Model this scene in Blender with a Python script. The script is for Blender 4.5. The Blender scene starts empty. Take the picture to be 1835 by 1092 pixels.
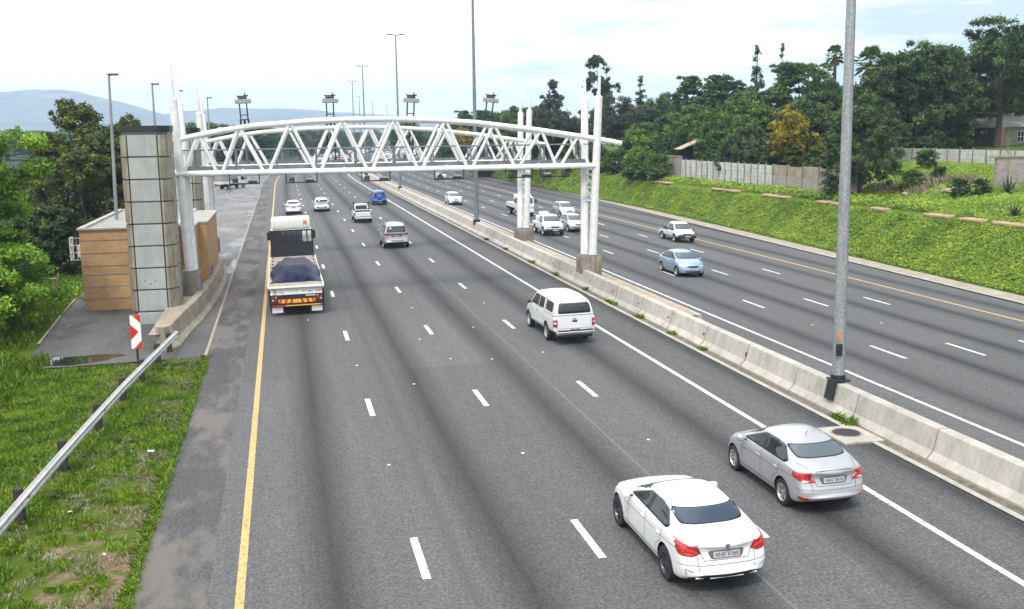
import bpy, bmesh, math, random
import numpy as np
from mathutils import Vector, Matrix
from mathutils.bvhtree import BVHTree
R = math.radians
D = bpy.data
SC = bpy.context.scene
COL = SC.collection
rnd = random.Random(7)

# ------------------------------------------------------------------ materials
def new_mat(name):
    m = D.materials.new(name); m.use_nodes = True
    nt = m.node_tree; nt.nodes.clear()
    out = nt.nodes.new('ShaderNodeOutputMaterial')
    b = nt.nodes.new('ShaderNodeBsdfPrincipled')
    nt.links.new(b.outputs[0], out.inputs[0])
    return m, nt, b, out
def N(nt, typ, ins=None, **kw):
    n = nt.nodes.new(typ)
    for k, v in kw.items(): setattr(n, k, v)
    for k, v in (ins or {}).items():
        if hasattr(v, 'is_output') or isinstance(v, bpy.types.NodeSocket): nt.links.new(v, n.inputs[k])
        else: n.inputs[k].default_value = v
    return n
def c4(c): return (c[0], c[1], c[2], 1)
def mathn(nt, op, a, b=0.0, clamp=False):
    n = N(nt, 'ShaderNodeMath', operation=op, use_clamp=clamp)
    for i, v in enumerate((a, b)):
        if isinstance(v, bpy.types.NodeSocket): nt.links.new(v, n.inputs[i])
        else: n.inputs[i].default_value = v
    return n.outputs[0]
def mixc(nt, f, a, b, mode='MIX'):
    n = N(nt, 'ShaderNodeMix', data_type='RGBA', blend_type=mode)
    for i, v in ((0, f), (6, a), (7, b)):
        if isinstance(v, bpy.types.NodeSocket): nt.links.new(v, n.inputs[i])
        elif i == 0: n.inputs[0].default_value = v
        else: n.inputs[i].default_value = c4(v)
    return n.outputs[2]
def noise(nt, vec, scale, detail=4, rough=.6, scl=None):
    if scl:
        mp = N(nt, 'ShaderNodeMapping', {'Vector': vec, 'Scale': scl}); vec = mp.outputs[0]
    return N(nt, 'ShaderNodeTexNoise', {'Vector': vec, 'Scale': scale, 'Detail': detail, 'Roughness': rough}).outputs[0]
def ramp(nt, f, stops):
    n = N(nt, 'ShaderNodeValToRGB', {'Fac': f}); e = n.color_ramp.elements
    while len(e) < len(stops): e.new(.5)
    for i, (p, c) in enumerate(stops):
        e[i].position = p; e[i].color = c4(c) if hasattr(c, '__len__') else (c, c, c, 1)
    return n.outputs[0]
def simple(name, col, rough=.6, metal=0, var=.12, nscale=6, coat=0, bump=0, bscale=40, spec=.5):
    m, nt, b, out = new_mat(name)
    tc = N(nt, 'ShaderNodeTexCoord').outputs['Object']
    if var:
        f = noise(nt, tc, nscale)
        lo = tuple(max(0, x*(1-var)) for x in col); hi = tuple(min(1, x*(1+var)) for x in col)
        nt.links.new(ramp(nt, f, [(.3, lo), (.7, hi)]), b.inputs['Base Color'])
    else: b.inputs['Base Color'].default_value = c4(col)
    b.inputs['Roughness'].default_value = rough; b.inputs['Metallic'].default_value = metal
    b.inputs['Coat Weight'].default_value = coat; b.inputs['Coat Roughness'].default_value = .06
    b.inputs['Specular IOR Level'].default_value = spec
    if bump:
        f = noise(nt, tc, bscale, 3)
        bp = N(nt, 'ShaderNodeBump', {'Height': f, 'Strength': bump, 'Distance': .02})
        nt.links.new(bp.outputs[0], b.inputs['Normal'])
    return m
M = {}
M['paint_white'] = simple('paint_white', (.70,.70,.695), .35, coat=.6, var=.03, nscale=2)
M['paint_silver'] = simple('paint_silver', (.48,.48,.49), .36, metal=.5, coat=.7, var=.03, nscale=2)
M['paint_grey'] = simple('paint_grey', (.36,.37,.38), .36, metal=.5, coat=.7, var=.03, nscale=2)
M['paint_dark'] = simple('paint_dark', (.05,.055,.06), .3, coat=.7, var=.03)
M['paint_blue'] = simple('paint_blue', (.015,.10,.42), .35, coat=.7, var=.04)
M['paint_pale_blue'] = simple('paint_pale_blue', (.30,.40,.52), .35, metal=.35, coat=.7, var=.03)
M['paint_red'] = simple('paint_red', (.35,.02,.02), .35, coat=.7, var=.03)
M['tyre'] = simple('tyre', (.018,.018,.019), .8, var=.2)
M['rim_dark'] = simple('rim_dark', (.11,.11,.12), .35, metal=.8, var=.1)
M['rim_silver'] = simple('rim_silver', (.52,.52,.53), .35, metal=.7, var=.1)
M['trim_black'] = simple('trim_black', (.018,.018,.02), .5, var=.1)
M['seam'] = simple('seam', (.12,.12,.122), .7, var=0)
M['lamp_red'] = simple('lamp_red', (.40,.008,.010), .12, var=.5, nscale=30, coat=1)
M['lamp_bright'] = simple('lamp_bright', (.75,.03,.02), .15, var=.3, nscale=60, coat=1)
M['lamp_clear'] = simple('lamp_clear', (.62,.64,.66), .1, metal=.4, var=.3, nscale=30, coat=1)
M['lamp_orange'] = simple('lamp_orange', (.8,.25,.02), .2, var=.1)
M['chrome'] = simple('chrome', (.75,.75,.76), .15, metal=1, var=0)
M['plate'] = simple('plate', (.40,.40,.40), .5, var=.05)
M['plate_ink'] = simple('plate_ink', (.03,.03,.04), .6, var=0)
M['seat_fabric'] = simple('seat_fabric', (.3,.28,.25), .9)
def glassm(name, base, rough=.04):
    m = simple(name, base, rough, var=0, spec=.55)
    return m
M['glass_dark'] = glassm('glass_dark', (.018,.022,.026))
M['glass_blue'] = glassm('glass_blue', (.03,.048,.075))
M['glass_pale'] = glassm('glass_pale', (.09,.11,.125), .08)
M['steel_white'] = simple('steel_white', (.74,.735,.72), .45, var=.13, nscale=2.5)
M['steel_grey'] = simple('steel_grey', (.16,.18,.20), .5, var=.2, nscale=3)
M['steel_dark'] = simple('steel_dark', (.014,.015,.017), .55, var=.2)
M['box_grey'] = simple('box_grey', (.28,.28,.27), .5, var=.15)
def galv():
    m, nt, b, out = new_mat('galvanised_steel')
    tc = N(nt, 'ShaderNodeTexCoord').outputs['Object']
    v = N(nt, 'ShaderNodeTexVoronoi', {'Vector': tc, 'Scale': 30.}).outputs['Color']
    g = N(nt, 'ShaderNodeSeparateColor', {'Color': v}).outputs[0]
    st = noise(nt, tc, 2, 4, .6, (4,4,.4))
    f = mathn(nt, 'ADD', mathn(nt, 'MULTIPLY', g, .35), mathn(nt, 'MULTIPLY', st, .65))
    nt.links.new(ramp(nt, f, [(.2,(.17,.18,.185)),(.8,(.42,.43,.44))]), b.inputs['Base Color'])
    b.inputs['Metallic'].default_value = .35; b.inputs['Roughness'].default_value = .5
    return m
M['galv'] = galv()
M['rail_steel'] = simple('rail_steel', (.52,.51,.49), .45, metal=.3, var=.18, nscale=3)
M['wood_post'] = simple('wood_post', (.035,.03,.025), .85, var=.4)
M['lamp_head'] = simple('lamp_head', (.05,.05,.055), .5, var=.1)
M['sign_red'] = simple('sign_red', (.60,.02,.015), .4, var=.05)
M['sign_white'] = simple('sign_white', (.78,.78,.76), .4, var=.06)
M['yellow'] = simple('yellow', (.75,.42,.02), .5, var=.1)
M['orange'] = simple('orange', (.80,.16,.01), .5, var=.1)
M['ink'] = simple('ink', (.01,.01,.01), .6, var=0)

def concrete(name, c1, c2, streak=True, soil=None, bump=.3, nscale=1.2, grime=.35):
    m, nt, b, out = new_mat(name)
    tc = N(nt, 'ShaderNodeTexCoord').outputs['Object']
    oi = N(nt, 'ShaderNodeObjectInfo').outputs['Random']
    off = N(nt, 'ShaderNodeCombineXYZ', {'X': mathn(nt,'MULTIPLY',oi,37.), 'Y': mathn(nt,'MULTIPLY',oi,91.)}).outputs[0]
    tc = N(nt, 'ShaderNodeVectorMath', {0: tc, 1: off}, operation='ADD').outputs[0]
    a = noise(nt, tc, nscale, 6, .65)
    col = ramp(nt, a, [(.3, c1), (.68, c2)])
    if streak:
        s = noise(nt, tc, 2.2, 5, .7, (3, 3, .22))
        s = ramp(nt, s, [(.46, 0), (.72, 1)])
        col = mixc(nt, mathn(nt, 'MULTIPLY', s, grime), col, (.10,.085,.06))
    fine = noise(nt, tc, 60, 2)
    col = mixc(nt, .25, col, mixc(nt, 1, col, ramp(nt, fine, [(.3,.45),(.7,1)]), 'MULTIPLY'))
    if soil: col = mixc(nt, ramp(nt, noise(nt, tc, 5, 5), [(.5,0),(.65,1)]), col, soil)
    nt.links.new(mixc(nt, mathn(nt,'MULTIPLY',oi,.22), col, (.12,.11,.10)), b.inputs['Base Color'])
    b.inputs['Roughness'].default_value = .85
    bp = N(nt, 'ShaderNodeBump', {'Height': noise(nt, tc, 25, 4), 'Strength': bump, 'Distance': .02})
    nt.links.new(bp.outputs[0], b.inputs['Normal'])
    return m
M['barrier'] = concrete('barrier_concrete', (.38,.36,.31), (.58,.55,.49), grime=.3)
M['old_concrete'] = concrete('old_concrete', (.26,.215,.15), (.46,.40,.30), grime=.7)
M['plinth'] = concrete('plinth_concrete', (.13,.11,.09), (.34,.30,.24), grime=.9)
M['stone'] = concrete('stone_block', (.24,.20,.14), (.44,.39,.29), grime=.85)
M['panel'] = concrete('fibre_cement_panel', (.34,.355,.34), (.45,.46,.44), streak=True, bump=.05, grime=.18)
M['kerb'] = concrete('kerb_concrete', (.34,.32,.28), (.55,.52,.47))
M['gutter'] = concrete('gutter_concrete', (.30,.25,.19), (.48,.42,.34), grime=.5)
M['precast'] = concrete('precast_wall', (.48,.48,.45), (.72,.72,.68), grime=.6)
M['roof_felt'] = concrete('roof_felt', (.30,.29,.27), (.45,.44,.41))
M['drain_brick'] = concrete('drain_brick', (.09,.07,.05), (.22,.19,.15), soil=(.06,.08,.02))
M['fill'] = concrete('median_fill', (.36,.24,.13), (.52,.38,.24), streak=False)
def brick(name, c1, c2, mortar, sx, sy, wall_axis='x', bump=.3):
    m, nt, b, out = new_mat(name)
    tc = N(nt, 'ShaderNodeTexCoord').outputs['Object']
    sp = N(nt, 'ShaderNodeSeparateXYZ', {'Vector': tc})
    h = mathn(nt, 'ADD', sp.outputs[0], sp.outputs[1])
    v = N(nt, 'ShaderNodeCombineXYZ', {'X': h, 'Y': sp.outputs[2]}).outputs[0]
    bt = N(nt, 'ShaderNodeTexBrick', {'Vector': v, 'Color1': c4(c1), 'Color2': c4(c2), 'Mortar': c4(mortar), 'Scale': 1., 'Mortar Size': .012, 'Brick Width': sx, 'Row Height': sy})
    n2 = noise(nt, tc, 1.5, 5, .6)
    col = mixc(nt, .5, bt.outputs[0], mixc(nt, 1, bt.outputs[0], ramp(nt, n2, [(.3,.55),(.7,1.1)]), 'MULTIPLY'))
    nt.links.new(col, b.inputs['Base Color']); b.inputs['Roughness'].default_value = .85
    bp = N(nt, 'ShaderNodeBump', {'Height': bt.outputs[1], 'Strength': -bump, 'Distance': .02})
    nt.links.new(bp.outputs[0], b.inputs['Normal'])
    return m
M['orange_brick'] = brick('orange_brick', (.50,.29,.12), (.58,.35,.16), (.42,.28,.16), .22, .085)
M['pale_brick'] = brick('pale_brick', (.58,.35,.14), (.66,.42,.18), (.5,.34,.2), .22, .085)
M['grey_brick'] = brick('grey_brick', (.30,.25,.23), (.44,.38,.36), (.26,.23,.21), .24, .085)
M['rust_roof'] = concrete('rusty_sheet_roof', (.30,.17,.10), (.55,.48,.42), bump=.1)
M['plaster_grey'] = concrete('plaster_grey', (.20,.18,.16), (.28,.26,.23))
M['plaster_pale'] = concrete('plaster_pale', (.45,.43,.40), (.58,.56,.52))
M['plaster_orange'] = concrete('plaster_orange', (.55,.17,.06), (.65,.24,.10))
M['tile_red'] = concrete('tile_red', (.38,.07,.06), (.50,.12,.10))

def asphalt(name, lane0, lanew, nl, base=.115, brown=0):
    """wheel-track and oil bands follow the lanes (U = metres across, V = metres along)"""
    m, nt, b, out = new_mat(name)
    uv = N(nt, 'ShaderNodeUVMap', uv_map='road').outputs[0]
    sp = N(nt, 'ShaderNodeSeparateXYZ', {'Vector': uv}); u = sp.outputs[0]; v = sp.outputs[1]
    wob = mathn(nt, 'MULTIPLY', mathn(nt,'SUBTRACT', noise(nt, N(nt,'ShaderNodeCombineXYZ',{'Y':v}).outputs[0], .03, 2), .5), .5)
    t = mathn(nt, 'DIVIDE', mathn(nt, 'SUBTRACT', mathn(nt,'ADD',u,wob), lane0), lanew)
    fr = mathn(nt, 'FRACT', t)
    d = mathn(nt, 'ABSOLUTE', mathn(nt, 'SUBTRACT', fr, .5))       # 0 at the lane centre
    oil = ramp(nt, d, [(0, 1), (.26, 0)]) ; 
    oil = N(nt, 'ShaderNodeMath', {0: oil}, operation='POWER'); oil.inputs[1].default_value = 1.3
    big = noise(nt, uv, .35, 4, .6, (1, .12, 1))
    streak = noise(nt, uv, 2.2, 5, .7, (1, .05, 1))
    val = mathn(nt, 'SUBTRACT', 1.0, mathn(nt, 'MULTIPLY', oil.outputs[0], mathn(nt,'ADD',.30,mathn(nt,'MULTIPLY',big,.66))))
    val = mathn(nt, 'MULTIPLY', val, mathn(nt,'ADD', .80, mathn(nt,'MULTIPLY', streak, .40)))
    val = mathn(nt, 'MULTIPLY', val, mathn(nt,'ADD', .82, mathn(nt,'MULTIPLY', big, .36)))
    g = N(nt, 'ShaderNodeTexNoise', {'Vector': uv, 'Scale': 13., 'Detail': 5., 'Roughness': .95}).outputs[0]
    val = mathn(nt, 'MULTIPLY', val, ramp(nt, g, [(.34,.30),(.5,.95),(.66,2.0)]))
    mot = noise(nt, uv, 3.2, 5, .75); val = mathn(nt, 'MULTIPLY', val, ramp(nt, mot, [(.32,.80),(.55,1.0),(.75,1.14)]))
    dv = N(nt, 'ShaderNodeTexVoronoi', {'Vector': uv, 'Scale': .9}); dr = ramp(nt, mathn(nt,'ADD', dv.outputs['Distance'], mathn(nt,'MULTIPLY', mot, .08)), [(.05, .45), (.085, 1)])
    val = mathn(nt, 'MULTIPLY', val, dr)
    pb = N(nt, 'ShaderNodeTexBrick', {'Vector': N(nt,'ShaderNodeMapping',{'Vector':uv,'Scale':(1,1,1),'Rotation':(0,0,1.5708)}).outputs[0], 'Color1': (.86,.86,.86,1), 'Color2': (1.06,1.06,1.06,1), 'Mortar': (.8,.8,.8,1), 'Scale': 1., 'Mortar Size': .012, 'Brick Width': 37., 'Row Height': 3.555}, offset=.37).outputs[0]
    val = mathn(nt, 'MULTIPLY', val, N(nt,'ShaderNodeSeparateColor',{'Color':pb}).outputs[0])
    # pale stone specks
    sv = N(nt, 'ShaderNodeTexVoronoi', {'Vector': uv, 'Scale': 1.6}).outputs['Distance']
    speck = ramp(nt, sv, [(0, 1), (.028, 0)])
    col = mixc(nt, 1, (base, base*.995, base*1.0), N(nt,'ShaderNodeCombineColor',{0:val,1:val,2:val}).outputs[0], 'MULTIPLY')
    # sealed cracks
    wv = noise(nt, uv, 1.0, 3)
    cv = N(nt, 'ShaderNodeTexVoronoi', {'Vector': N(nt,'ShaderNodeVectorMath',{0:uv,1:N(nt,'ShaderNodeCombineXYZ',{'X':wv,'Y':wv}).outputs[0]},operation='ADD').outputs[0], 'Scale': .13}, feature='DISTANCE_TO_EDGE').outputs['Distance']
    crack = ramp(nt, cv, [(0, 1), (.004, 0)])
    col = mixc(nt, mathn(nt,'MULTIPLY',crack,mathn(nt,'MULTIPLY',big,.45)), col, (.04,.04,.04))
    col = mixc(nt, mathn(nt,'MULTIPLY',speck,.5), col, (.5,.5,.48))
    # construction joint along the third lane
    if nl == 4:
        jx = mathn(nt,'ABSOLUTE', mathn(nt,'SUBTRACT', mathn(nt,'ADD',u,mathn(nt,'MULTIPLY',wob,.5)), 8.55))
        col = mixc(nt, ramp(nt, jx, [(0,.42),(.05,.0)]), col, (.22,.22,.23))
        side = ramp(nt, mathn(nt,'SUBTRACT', u, 8.0), [(.5,0),(.56,1)])
        edge = ramp(nt, mathn(nt,'ABSOLUTE', mathn(nt,'SUBTRACT', mathn(nt,'ADD',u,wob), 3.1)), [(0,.5),(.25,0)])
        col = mixc(nt, edge, col, (.06,.06,.06))
    if brown:
        col = mixc(nt, mathn(nt,'MULTIPLY', ramp(nt, noise(nt, uv, .5, 5, .7, (1,.35,1)), [(.46,0),(.56,1)]), brown), col, mixc(nt, mathn(nt,'MULTIPLY',mot,.9), (.18,.16,.145), (.10,.092,.085)))
    nt.links.new(col, b.inputs['Base Color'])
    b.inputs['Roughness'].default_value = .88; b.inputs['Specular IOR Level'].default_value = .35
    bp = N(nt, 'ShaderNodeBump', {'Height': g, 'Strength': .35, 'Distance': .02})
    nt.links.new(bp.outputs[0], b.inputs['Normal'])
    return m
M['asphalt_away'] = asphalt('asphalt_away', -1.15, 3.555, 4, .108)
M['asphalt_toward'] = asphalt('asphalt_toward', 19.66, 3.48, 3, .104)
M['asphalt_edge'] = asphalt('asphalt_edge', -9, 30, 1, .075, brown=.85)
def wet(name):
    m, nt, b, out = new_mat(name)
    uv = N(nt, 'ShaderNodeUVMap', uv_map='road').outputs[0]
    a = noise(nt, uv, .25, 6, .7, (1,.4,1)); w = noise(nt, uv, .45, 5, .7, (1,.25,1))
    col = ramp(nt, a, [(.3,(.07,.068,.066)),(.5,(.15,.145,.14)),(.7,(.24,.23,.22))])
    g = noise(nt, uv, 45, 2); col = mixc(nt, 1, col, ramp(nt, g, [(.3,.7),(.7,1.3)]), 'MULTIPLY')
    col = mixc(nt, ramp(nt, mathn(nt,'MULTIPLY', N(nt,'ShaderNodeSeparateXYZ',{'Vector':uv}).outputs[1], .01), [(.56,.55),(.70,0)]), col, (.035,.035,.036))
    wm = ramp(nt, w, [(.50,0),(.60,1)])
    nt.links.new(mixc(nt, mathn(nt,'MULTIPLY',wm,.6), col, (.03,.03,.03)), b.inputs['Base Color'])
    nt.links.new(ramp(nt, w, [(.50,.8),(.60,.22)]), b.inputs['Roughness'])
    bp = N(nt, 'ShaderNodeBump', {'Height': g, 'Strength': .15, 'Distance': .01}); nt.links.new(bp.outputs[0], b.inputs['Normal'])
    return m
M['wet_asphalt'] = wet('wet_asphalt')
def puddle():
    m, nt, b, out = new_mat('puddle_water')
    b.inputs['Base Color'].default_value = (.02,.02,.018,1); b.inputs['Roughness'].default_value = .03
    return m
M['puddle'] = puddle()
def linepaint(name, col):
    m, nt, b, out = new_mat(name)
    uv = N(nt, 'ShaderNodeTexCoord').outputs['Object']
    f = noise(nt, uv, 9, 6, .75); g = noise(nt, uv, .7, 3)
    nt.links.new(mixc(nt, ramp(nt, f, [(.50,0),(.62,.9)]), mixc(nt, g, col, tuple(x*.72 for x in col)), (.13,.13,.13)), b.inputs['Base Color'])
    b.inputs['Roughness'].default_value = .7
    return m
M['line_white'] = linepaint('line_white', (.80,.80,.78)); M['line_yellow'] = linepaint('line_yellow', (.66,.42,.14))
def groundmat():
    m, nt, b, out = new_mat('grass_ground')
    tc = N(nt, 'ShaderNodeTexCoord').outputs['Object']
    a = noise(nt, tc, .35, 6, .7); f = noise(nt, tc, 16, 6, .85)
    col = ramp(nt, f, [(.28,(.04,.07,.008)),(.5,(.10,.16,.014)),(.72,(.19,.26,.03))])
    col = mixc(nt, ramp(nt, a, [(.38,0),(.65,.5)]), col, (.11,.15,.025))
    soil = ramp(nt, noise(nt, tc, 9, 4), [(.3,(.20,.14,.085)),(.7,(.36,.27,.18))])
    at = N(nt, 'ShaderNodeAttribute', attribute_name='soil').outputs['Fac']
    sm = mathn(nt, 'ADD', at, mathn(nt, 'MULTIPLY', mathn(nt,'SUBTRACT', noise(nt, tc, 1.3, 5, .7), .5), 1.6))
    col = mixc(nt, ramp(nt, sm, [(.45,0),(.62,1)]), col, soil)
    sp_ = N(nt, 'ShaderNodeSeparateXYZ', {'Vector': tc}); fy = ramp(nt, mathn(nt,'MULTIPLY',sp_.outputs[1],.001), [(.12,0),(.30,1)])
    col = mixc(nt, fy, col, ramp(nt, noise(nt, tc, .02, 6, .7), [(.35,(.022,.034,.012)),(.65,(.06,.075,.03))]))
    nt.links.new(col, b.inputs['Base Color']); b.inputs['Roughness'].default_value = .95
    b.inputs['Specular IOR Level'].default_value = .1
    bp = N(nt, 'ShaderNodeBump', {'Height': f, 'Strength': .8, 'Distance': .12}); nt.links.new(bp.outputs[0], b.inputs['Normal'])
    return m
M['ground'] = groundmat()
def hillmat():
    m, nt, b, out = new_mat('hazy_hill_bush')
    tc = N(nt, 'ShaderNodeTexCoord').outputs['Object']
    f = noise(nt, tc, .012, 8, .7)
    col = ramp(nt, f, [(.35,(.11,.135,.135)),(.6,(.19,.21,.20)),(.8,(.34,.33,.31))])  # bush tones lightened: extra distance haze put into the colour
    v = N(nt, 'ShaderNodeTexVoronoi', {'Vector': tc, 'Scale': .02}).outputs['Distance']
    h = mathn(nt, 'MULTIPLY', ramp(nt, v, [(0,1),(.16,0)]), ramp(nt, noise(nt, tc, .002, 3), [(.5,0),(.6,1)]))
    nt.links.new(mixc(nt, h, col, (.5,.45,.4)), b.inputs['Base Color']); b.inputs['Roughness'].default_value = 1
    return m
M['hill'] = hillmat()
def leafmat(name, dark, mid, light, trans=.25, nscale=.6):
    m = D.materials.new(name); m.use_nodes = True; nt = m.node_tree; nt.nodes.clear()
    out = nt.nodes.new('ShaderNodeOutputMaterial')
    tint = N(nt, 'ShaderNodeAttribute', attribute_name='tint').outputs['Fac']
    tc = N(nt, 'ShaderNodeTexCoord').outputs['Object']
    f = mathn(nt, 'ADD', mathn(nt,'MULTIPLY',tint,.6), mathn(nt,'MULTIPLY',noise(nt, tc, nscale, 3),.5))
    col = ramp(nt, f, [(.25,dark),(.55,mid),(.85,light)])
    d = N(nt, 'ShaderNodeBsdfDiffuse', {'Color': col}); t = N(nt, 'ShaderNodeBsdfTranslucent', {'Color': col})
    g = N(nt, 'ShaderNodeBsdfGlossy', {'Color': (1,1,1,1), 'Roughness': .5})
    mx = N(nt, 'ShaderNodeMixShader', {0: trans, 1: d.outputs[0], 2: t.outputs[0]})
    m2 = N(nt, 'ShaderNodeMixShader', {0: .03, 1: mx.outputs[0], 2: g.outputs[0]})
    nt.links.new(m2.outputs[0], out.inputs[0]); return m
M['leaf_bright'] = leafmat('leaf_bright', (.05,.12,.008), (.14,.28,.015), (.32,.48,.035))
M['leaf_mid'] = leafmat('leaf_mid', (.020,.055,.010), (.065,.135,.018), (.17,.28,.035))
M['leaf_dark'] = leafmat('leaf_dark', (.012,.030,.009), (.045,.088,.020), (.14,.22,.05))
M['leaf_olive'] = leafmat('leaf_olive', (.035,.048,.010), (.085,.11,.018), (.20,.24,.04))
M['leaf_gold'] = leafmat('leaf_gold', (.06,.055,.006), (.24,.20,.012), (.50,.42,.02))
M['leaf_purple'] = leafmat('leaf_purple', (.028,.016,.016), (.055,.032,.032), (.10,.065,.06))
M['leaf_grey'] = leafmat('leaf_grey', (.022,.032,.016), (.055,.07,.035), (.11,.13,.07))
M['grass_blade'] = leafmat('grass_blade', (.055,.12,.006), (.15,.28,.010), (.33,.44,.03), nscale=.5)
M['weed_blade'] = leafmat('weed_blade', (.07,.13,.008), (.17,.28,.015), (.33,.43,.04), nscale=.35)
M['dry_grass'] = leafmat('dry_grass', (.25,.22,.12), (.42,.38,.24), (.6,.55,.38))
M['bark'] = simple('bark', (.06,.048,.036), .9, var=.4, nscale=5, bump=.5)
M['dead_frond'] = simple('dead_frond', (.17,.12,.07), .9, var=.3)

# ------------------------------------------------------------------ object helpers
def link_mesh(name, verts, faces, mat=None, parent=None, smooth=False):
    me = D.meshes.new(name); me.from_pydata([tuple(v) for v in verts], [], [tuple(f) for f in faces])
    if mat: 
        for mm in (mat if isinstance(mat, list) else [mat]): me.materials.append(mm)
    if smooth: me.polygons.foreach_set('use_smooth', [True]*len(me.polygons))
    me.update()
    o = D.objects.new(name, me); COL.objects.link(o)
    if parent: o.parent = parent
    return o
def tag(o, label=None, cat=None, group=None, kind=None):
    if label: o['label'] = label
    if cat: o['category'] = cat
    if group: o['group'] = group
    if kind: o['kind'] = kind
    return o
def empty(name, loc, label, cat, group=None, rz=0.):
    o = D.objects.new(name, None); COL.objects.link(o); o.location = loc; o.rotation_euler = (0,0,rz)
    o.empty_display_size = .2
    return tag(o, label, cat, group)
class MB:
    """collects simple solids into one mesh"""
    def __init__(s): s.v = []; s.f = []; s.mi = []; s.m = 0
    def add(s, v, f):
        n = len(s.v); s.v += [tuple(p) for p in v]; s.f += [tuple(i+n for i in q) for q in f]; s.mi += [s.m]*len(f)
    def box(s, x0,x1,y0,y1,z0,z1, rot=None, c=None):
        v = [(x,y,z) for z in (z0,z1) for y in (y0,y1) for x in (x0,x1)]
        if rot is not None: 
            c = Vector(c if c is not None else ((x0+x1)/2,(y0+y1)/2,(z0+z1)/2)); v = [tuple(rot @ (Vector(p)-c) + c) for p in v]
        s.add(v, [(0,2,3,1),(4,5,7,6),(0,1,5,4),(2,6,7,3),(0,4,6,2),(1,3,7,5)]); return s
    def rbox(s, x0,x1,y0,y1,z0,z1, r=.03, seg=2):
        bm = bmesh.new(); bmesh.ops.create_cube(bm, size=1)
        for v in bm.verts: v.co = Vector(((x0+x1)/2+v.co.x*(x1-x0),(y0+y1)/2+v.co.y*(y1-y0),(z0+z1)/2+v.co.z*(z1-z0)))
        bmesh.ops.bevel(bm, geom=list(bm.edges), offset=min(r,.49*min(x1-x0,y1-y0,z1-z0)), segments=seg, profile=.5, affect='EDGES')
        bm.verts.index_update(); s.add([v.co[:] for v in bm.verts], [[v.index for v in f.verts] for f in bm.faces]); bm.free(); return s
    def tube(s, pts, r, n=12, cap=True):
        pts = [Vector(p) for p in pts]; rs = r if hasattr(r, '__len__') else [r]*len(pts)
        base = len(s.v); up = None; V = []
        for i, p in enumerate(pts):
            t = (pts[min(i+1,len(pts)-1)] - pts[max(i-1,0)]).normalized()
            if up is None: up = Vector((0,0,1)) if abs(t.z) < .9 else Vector((0,1,0))
            a = t.cross(up).normalized(); b = a.cross(t).normalized(); up = b
            for k in range(n):
                th = 2*math.pi*k/n; V.append(p + (a*math.cos(th)+b*math.sin(th))*rs[i])
        F = [(i*n+k, i*n+(k+1)%n, (i+1)*n+(k+1)%n, (i+1)*n+k) for i in range(len(pts)-1) for k in range(n)]
        if cap: F += [tuple(reversed(range(n))), tuple((len(pts)-1)*n+k for k in range(n))]
        s.add(V, F); return s
    def lathe(s, prof, n=28, axis='y', c=(0,0,0)):
        V = []; 
        for (r, h) in prof:
            for k in range(n):
                th = 2*math.pi*k/n; a, b = r*math.cos(th), r*math.sin(th)
                V.append((c[0]+a, c[1]+h, c[2]+b) if axis == 'y' else (c[0]+a, c[1]+b, c[2]+h))
        F = [(i*n+k, i*n+(k+1)%n, (i+1)*n+(k+1)%n, (i+1)*n+k) for i in range(len(prof)-1) for k in range(n)]
        s.add(V, F); return s
    def prism(s, poly, z0, z1):
        n = len(poly); v = [(x,y,z0) for x,y in poly] + [(x,y,z1) for x,y in poly]
        s.add(v, [tuple(reversed(range(n))), tuple(range(n,2*n))] + [(i,(i+1)%n,n+(i+1)%n,n+i) for i in range(n)]); return s
    def build(s, name, mat, parent=None, smooth=False, ang=None):
        o = link_mesh(name, s.v, s.f, mat, parent, smooth or ang is not None)
        if isinstance(mat, list): o.data.polygons.foreach_set('material_index', s.mi)
        bm = bmesh.new(); bm.from_mesh(o.data); bmesh.ops.recalc_face_normals(bm, faces=bm.faces); bm.to_mesh(o.data); bm.free()
        if ang is not None: o.data.set_sharp_from_angle(angle=R(ang))
        return o
def copy_tree(o, parent=None):
    c = o.copy(); COL.objects.link(c)
    if parent: c.parent = parent
    for ch in list(o.children): copy_tree(ch, c)
    return c
def text_mesh(name, s, size, mat, parent, mtx, extrude=.002, bold=0.0):
    cu = D.curves.new(name, 'FONT'); cu.body = s; cu.size = size; cu.extrude = extrude; cu.offset = bold
    t = D.objects.new(name, cu); COL.objects.link(t)
    me = D.meshes.new_from_object(t.evaluated_get(bpy.context.evaluated_depsgraph_get())); D.objects.remove(t)
    me.transform(mtx); me.materials.clear(); me.materials.append(mat)
    o = D.objects.new(name, me); COL.objects.link(o); o.parent = parent; return o

# ------------------------------------------------------------------ camera and light
CH = 8.5907
cam = D.cameras.new('camera'); co = D.objects.new('camera', cam); COL.objects.link(co)
p, y, r = .1655, .2157, -.0134
cam.sensor_width = 36; cam.lens = 36*1857.5/1835; cam.clip_end = 12000; cam.clip_start = .5
fw = Vector((math.sin(y)*math.cos(p), math.cos(y)*math.cos(p), -math.sin(p))); rt = Vector((math.cos(y), -math.sin(y), 0)); up = rt.cross(fw)
a_ = rt*math.cos(r)+up*math.sin(r); b_ = up*math.cos(r)-rt*math.sin(r)
m = Matrix((a_, b_, -fw)).transposed().to_4x4(); m.translation = (0,0,CH); co.matrix_world = m
SC.camera = co
SUN_EL, SUN_AZ = 58, 205      # high sun behind thin cloud, behind the camera
w = D.worlds.new('World'); SC.world = w; w.use_nodes = True; nt = w.node_tree; nt.nodes.clear()
wo = nt.nodes.new('ShaderNodeOutputWorld'); bg = nt.nodes.new('ShaderNodeBackground'); nt.links.new(bg.outputs[0], wo.inputs[0])
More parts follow.
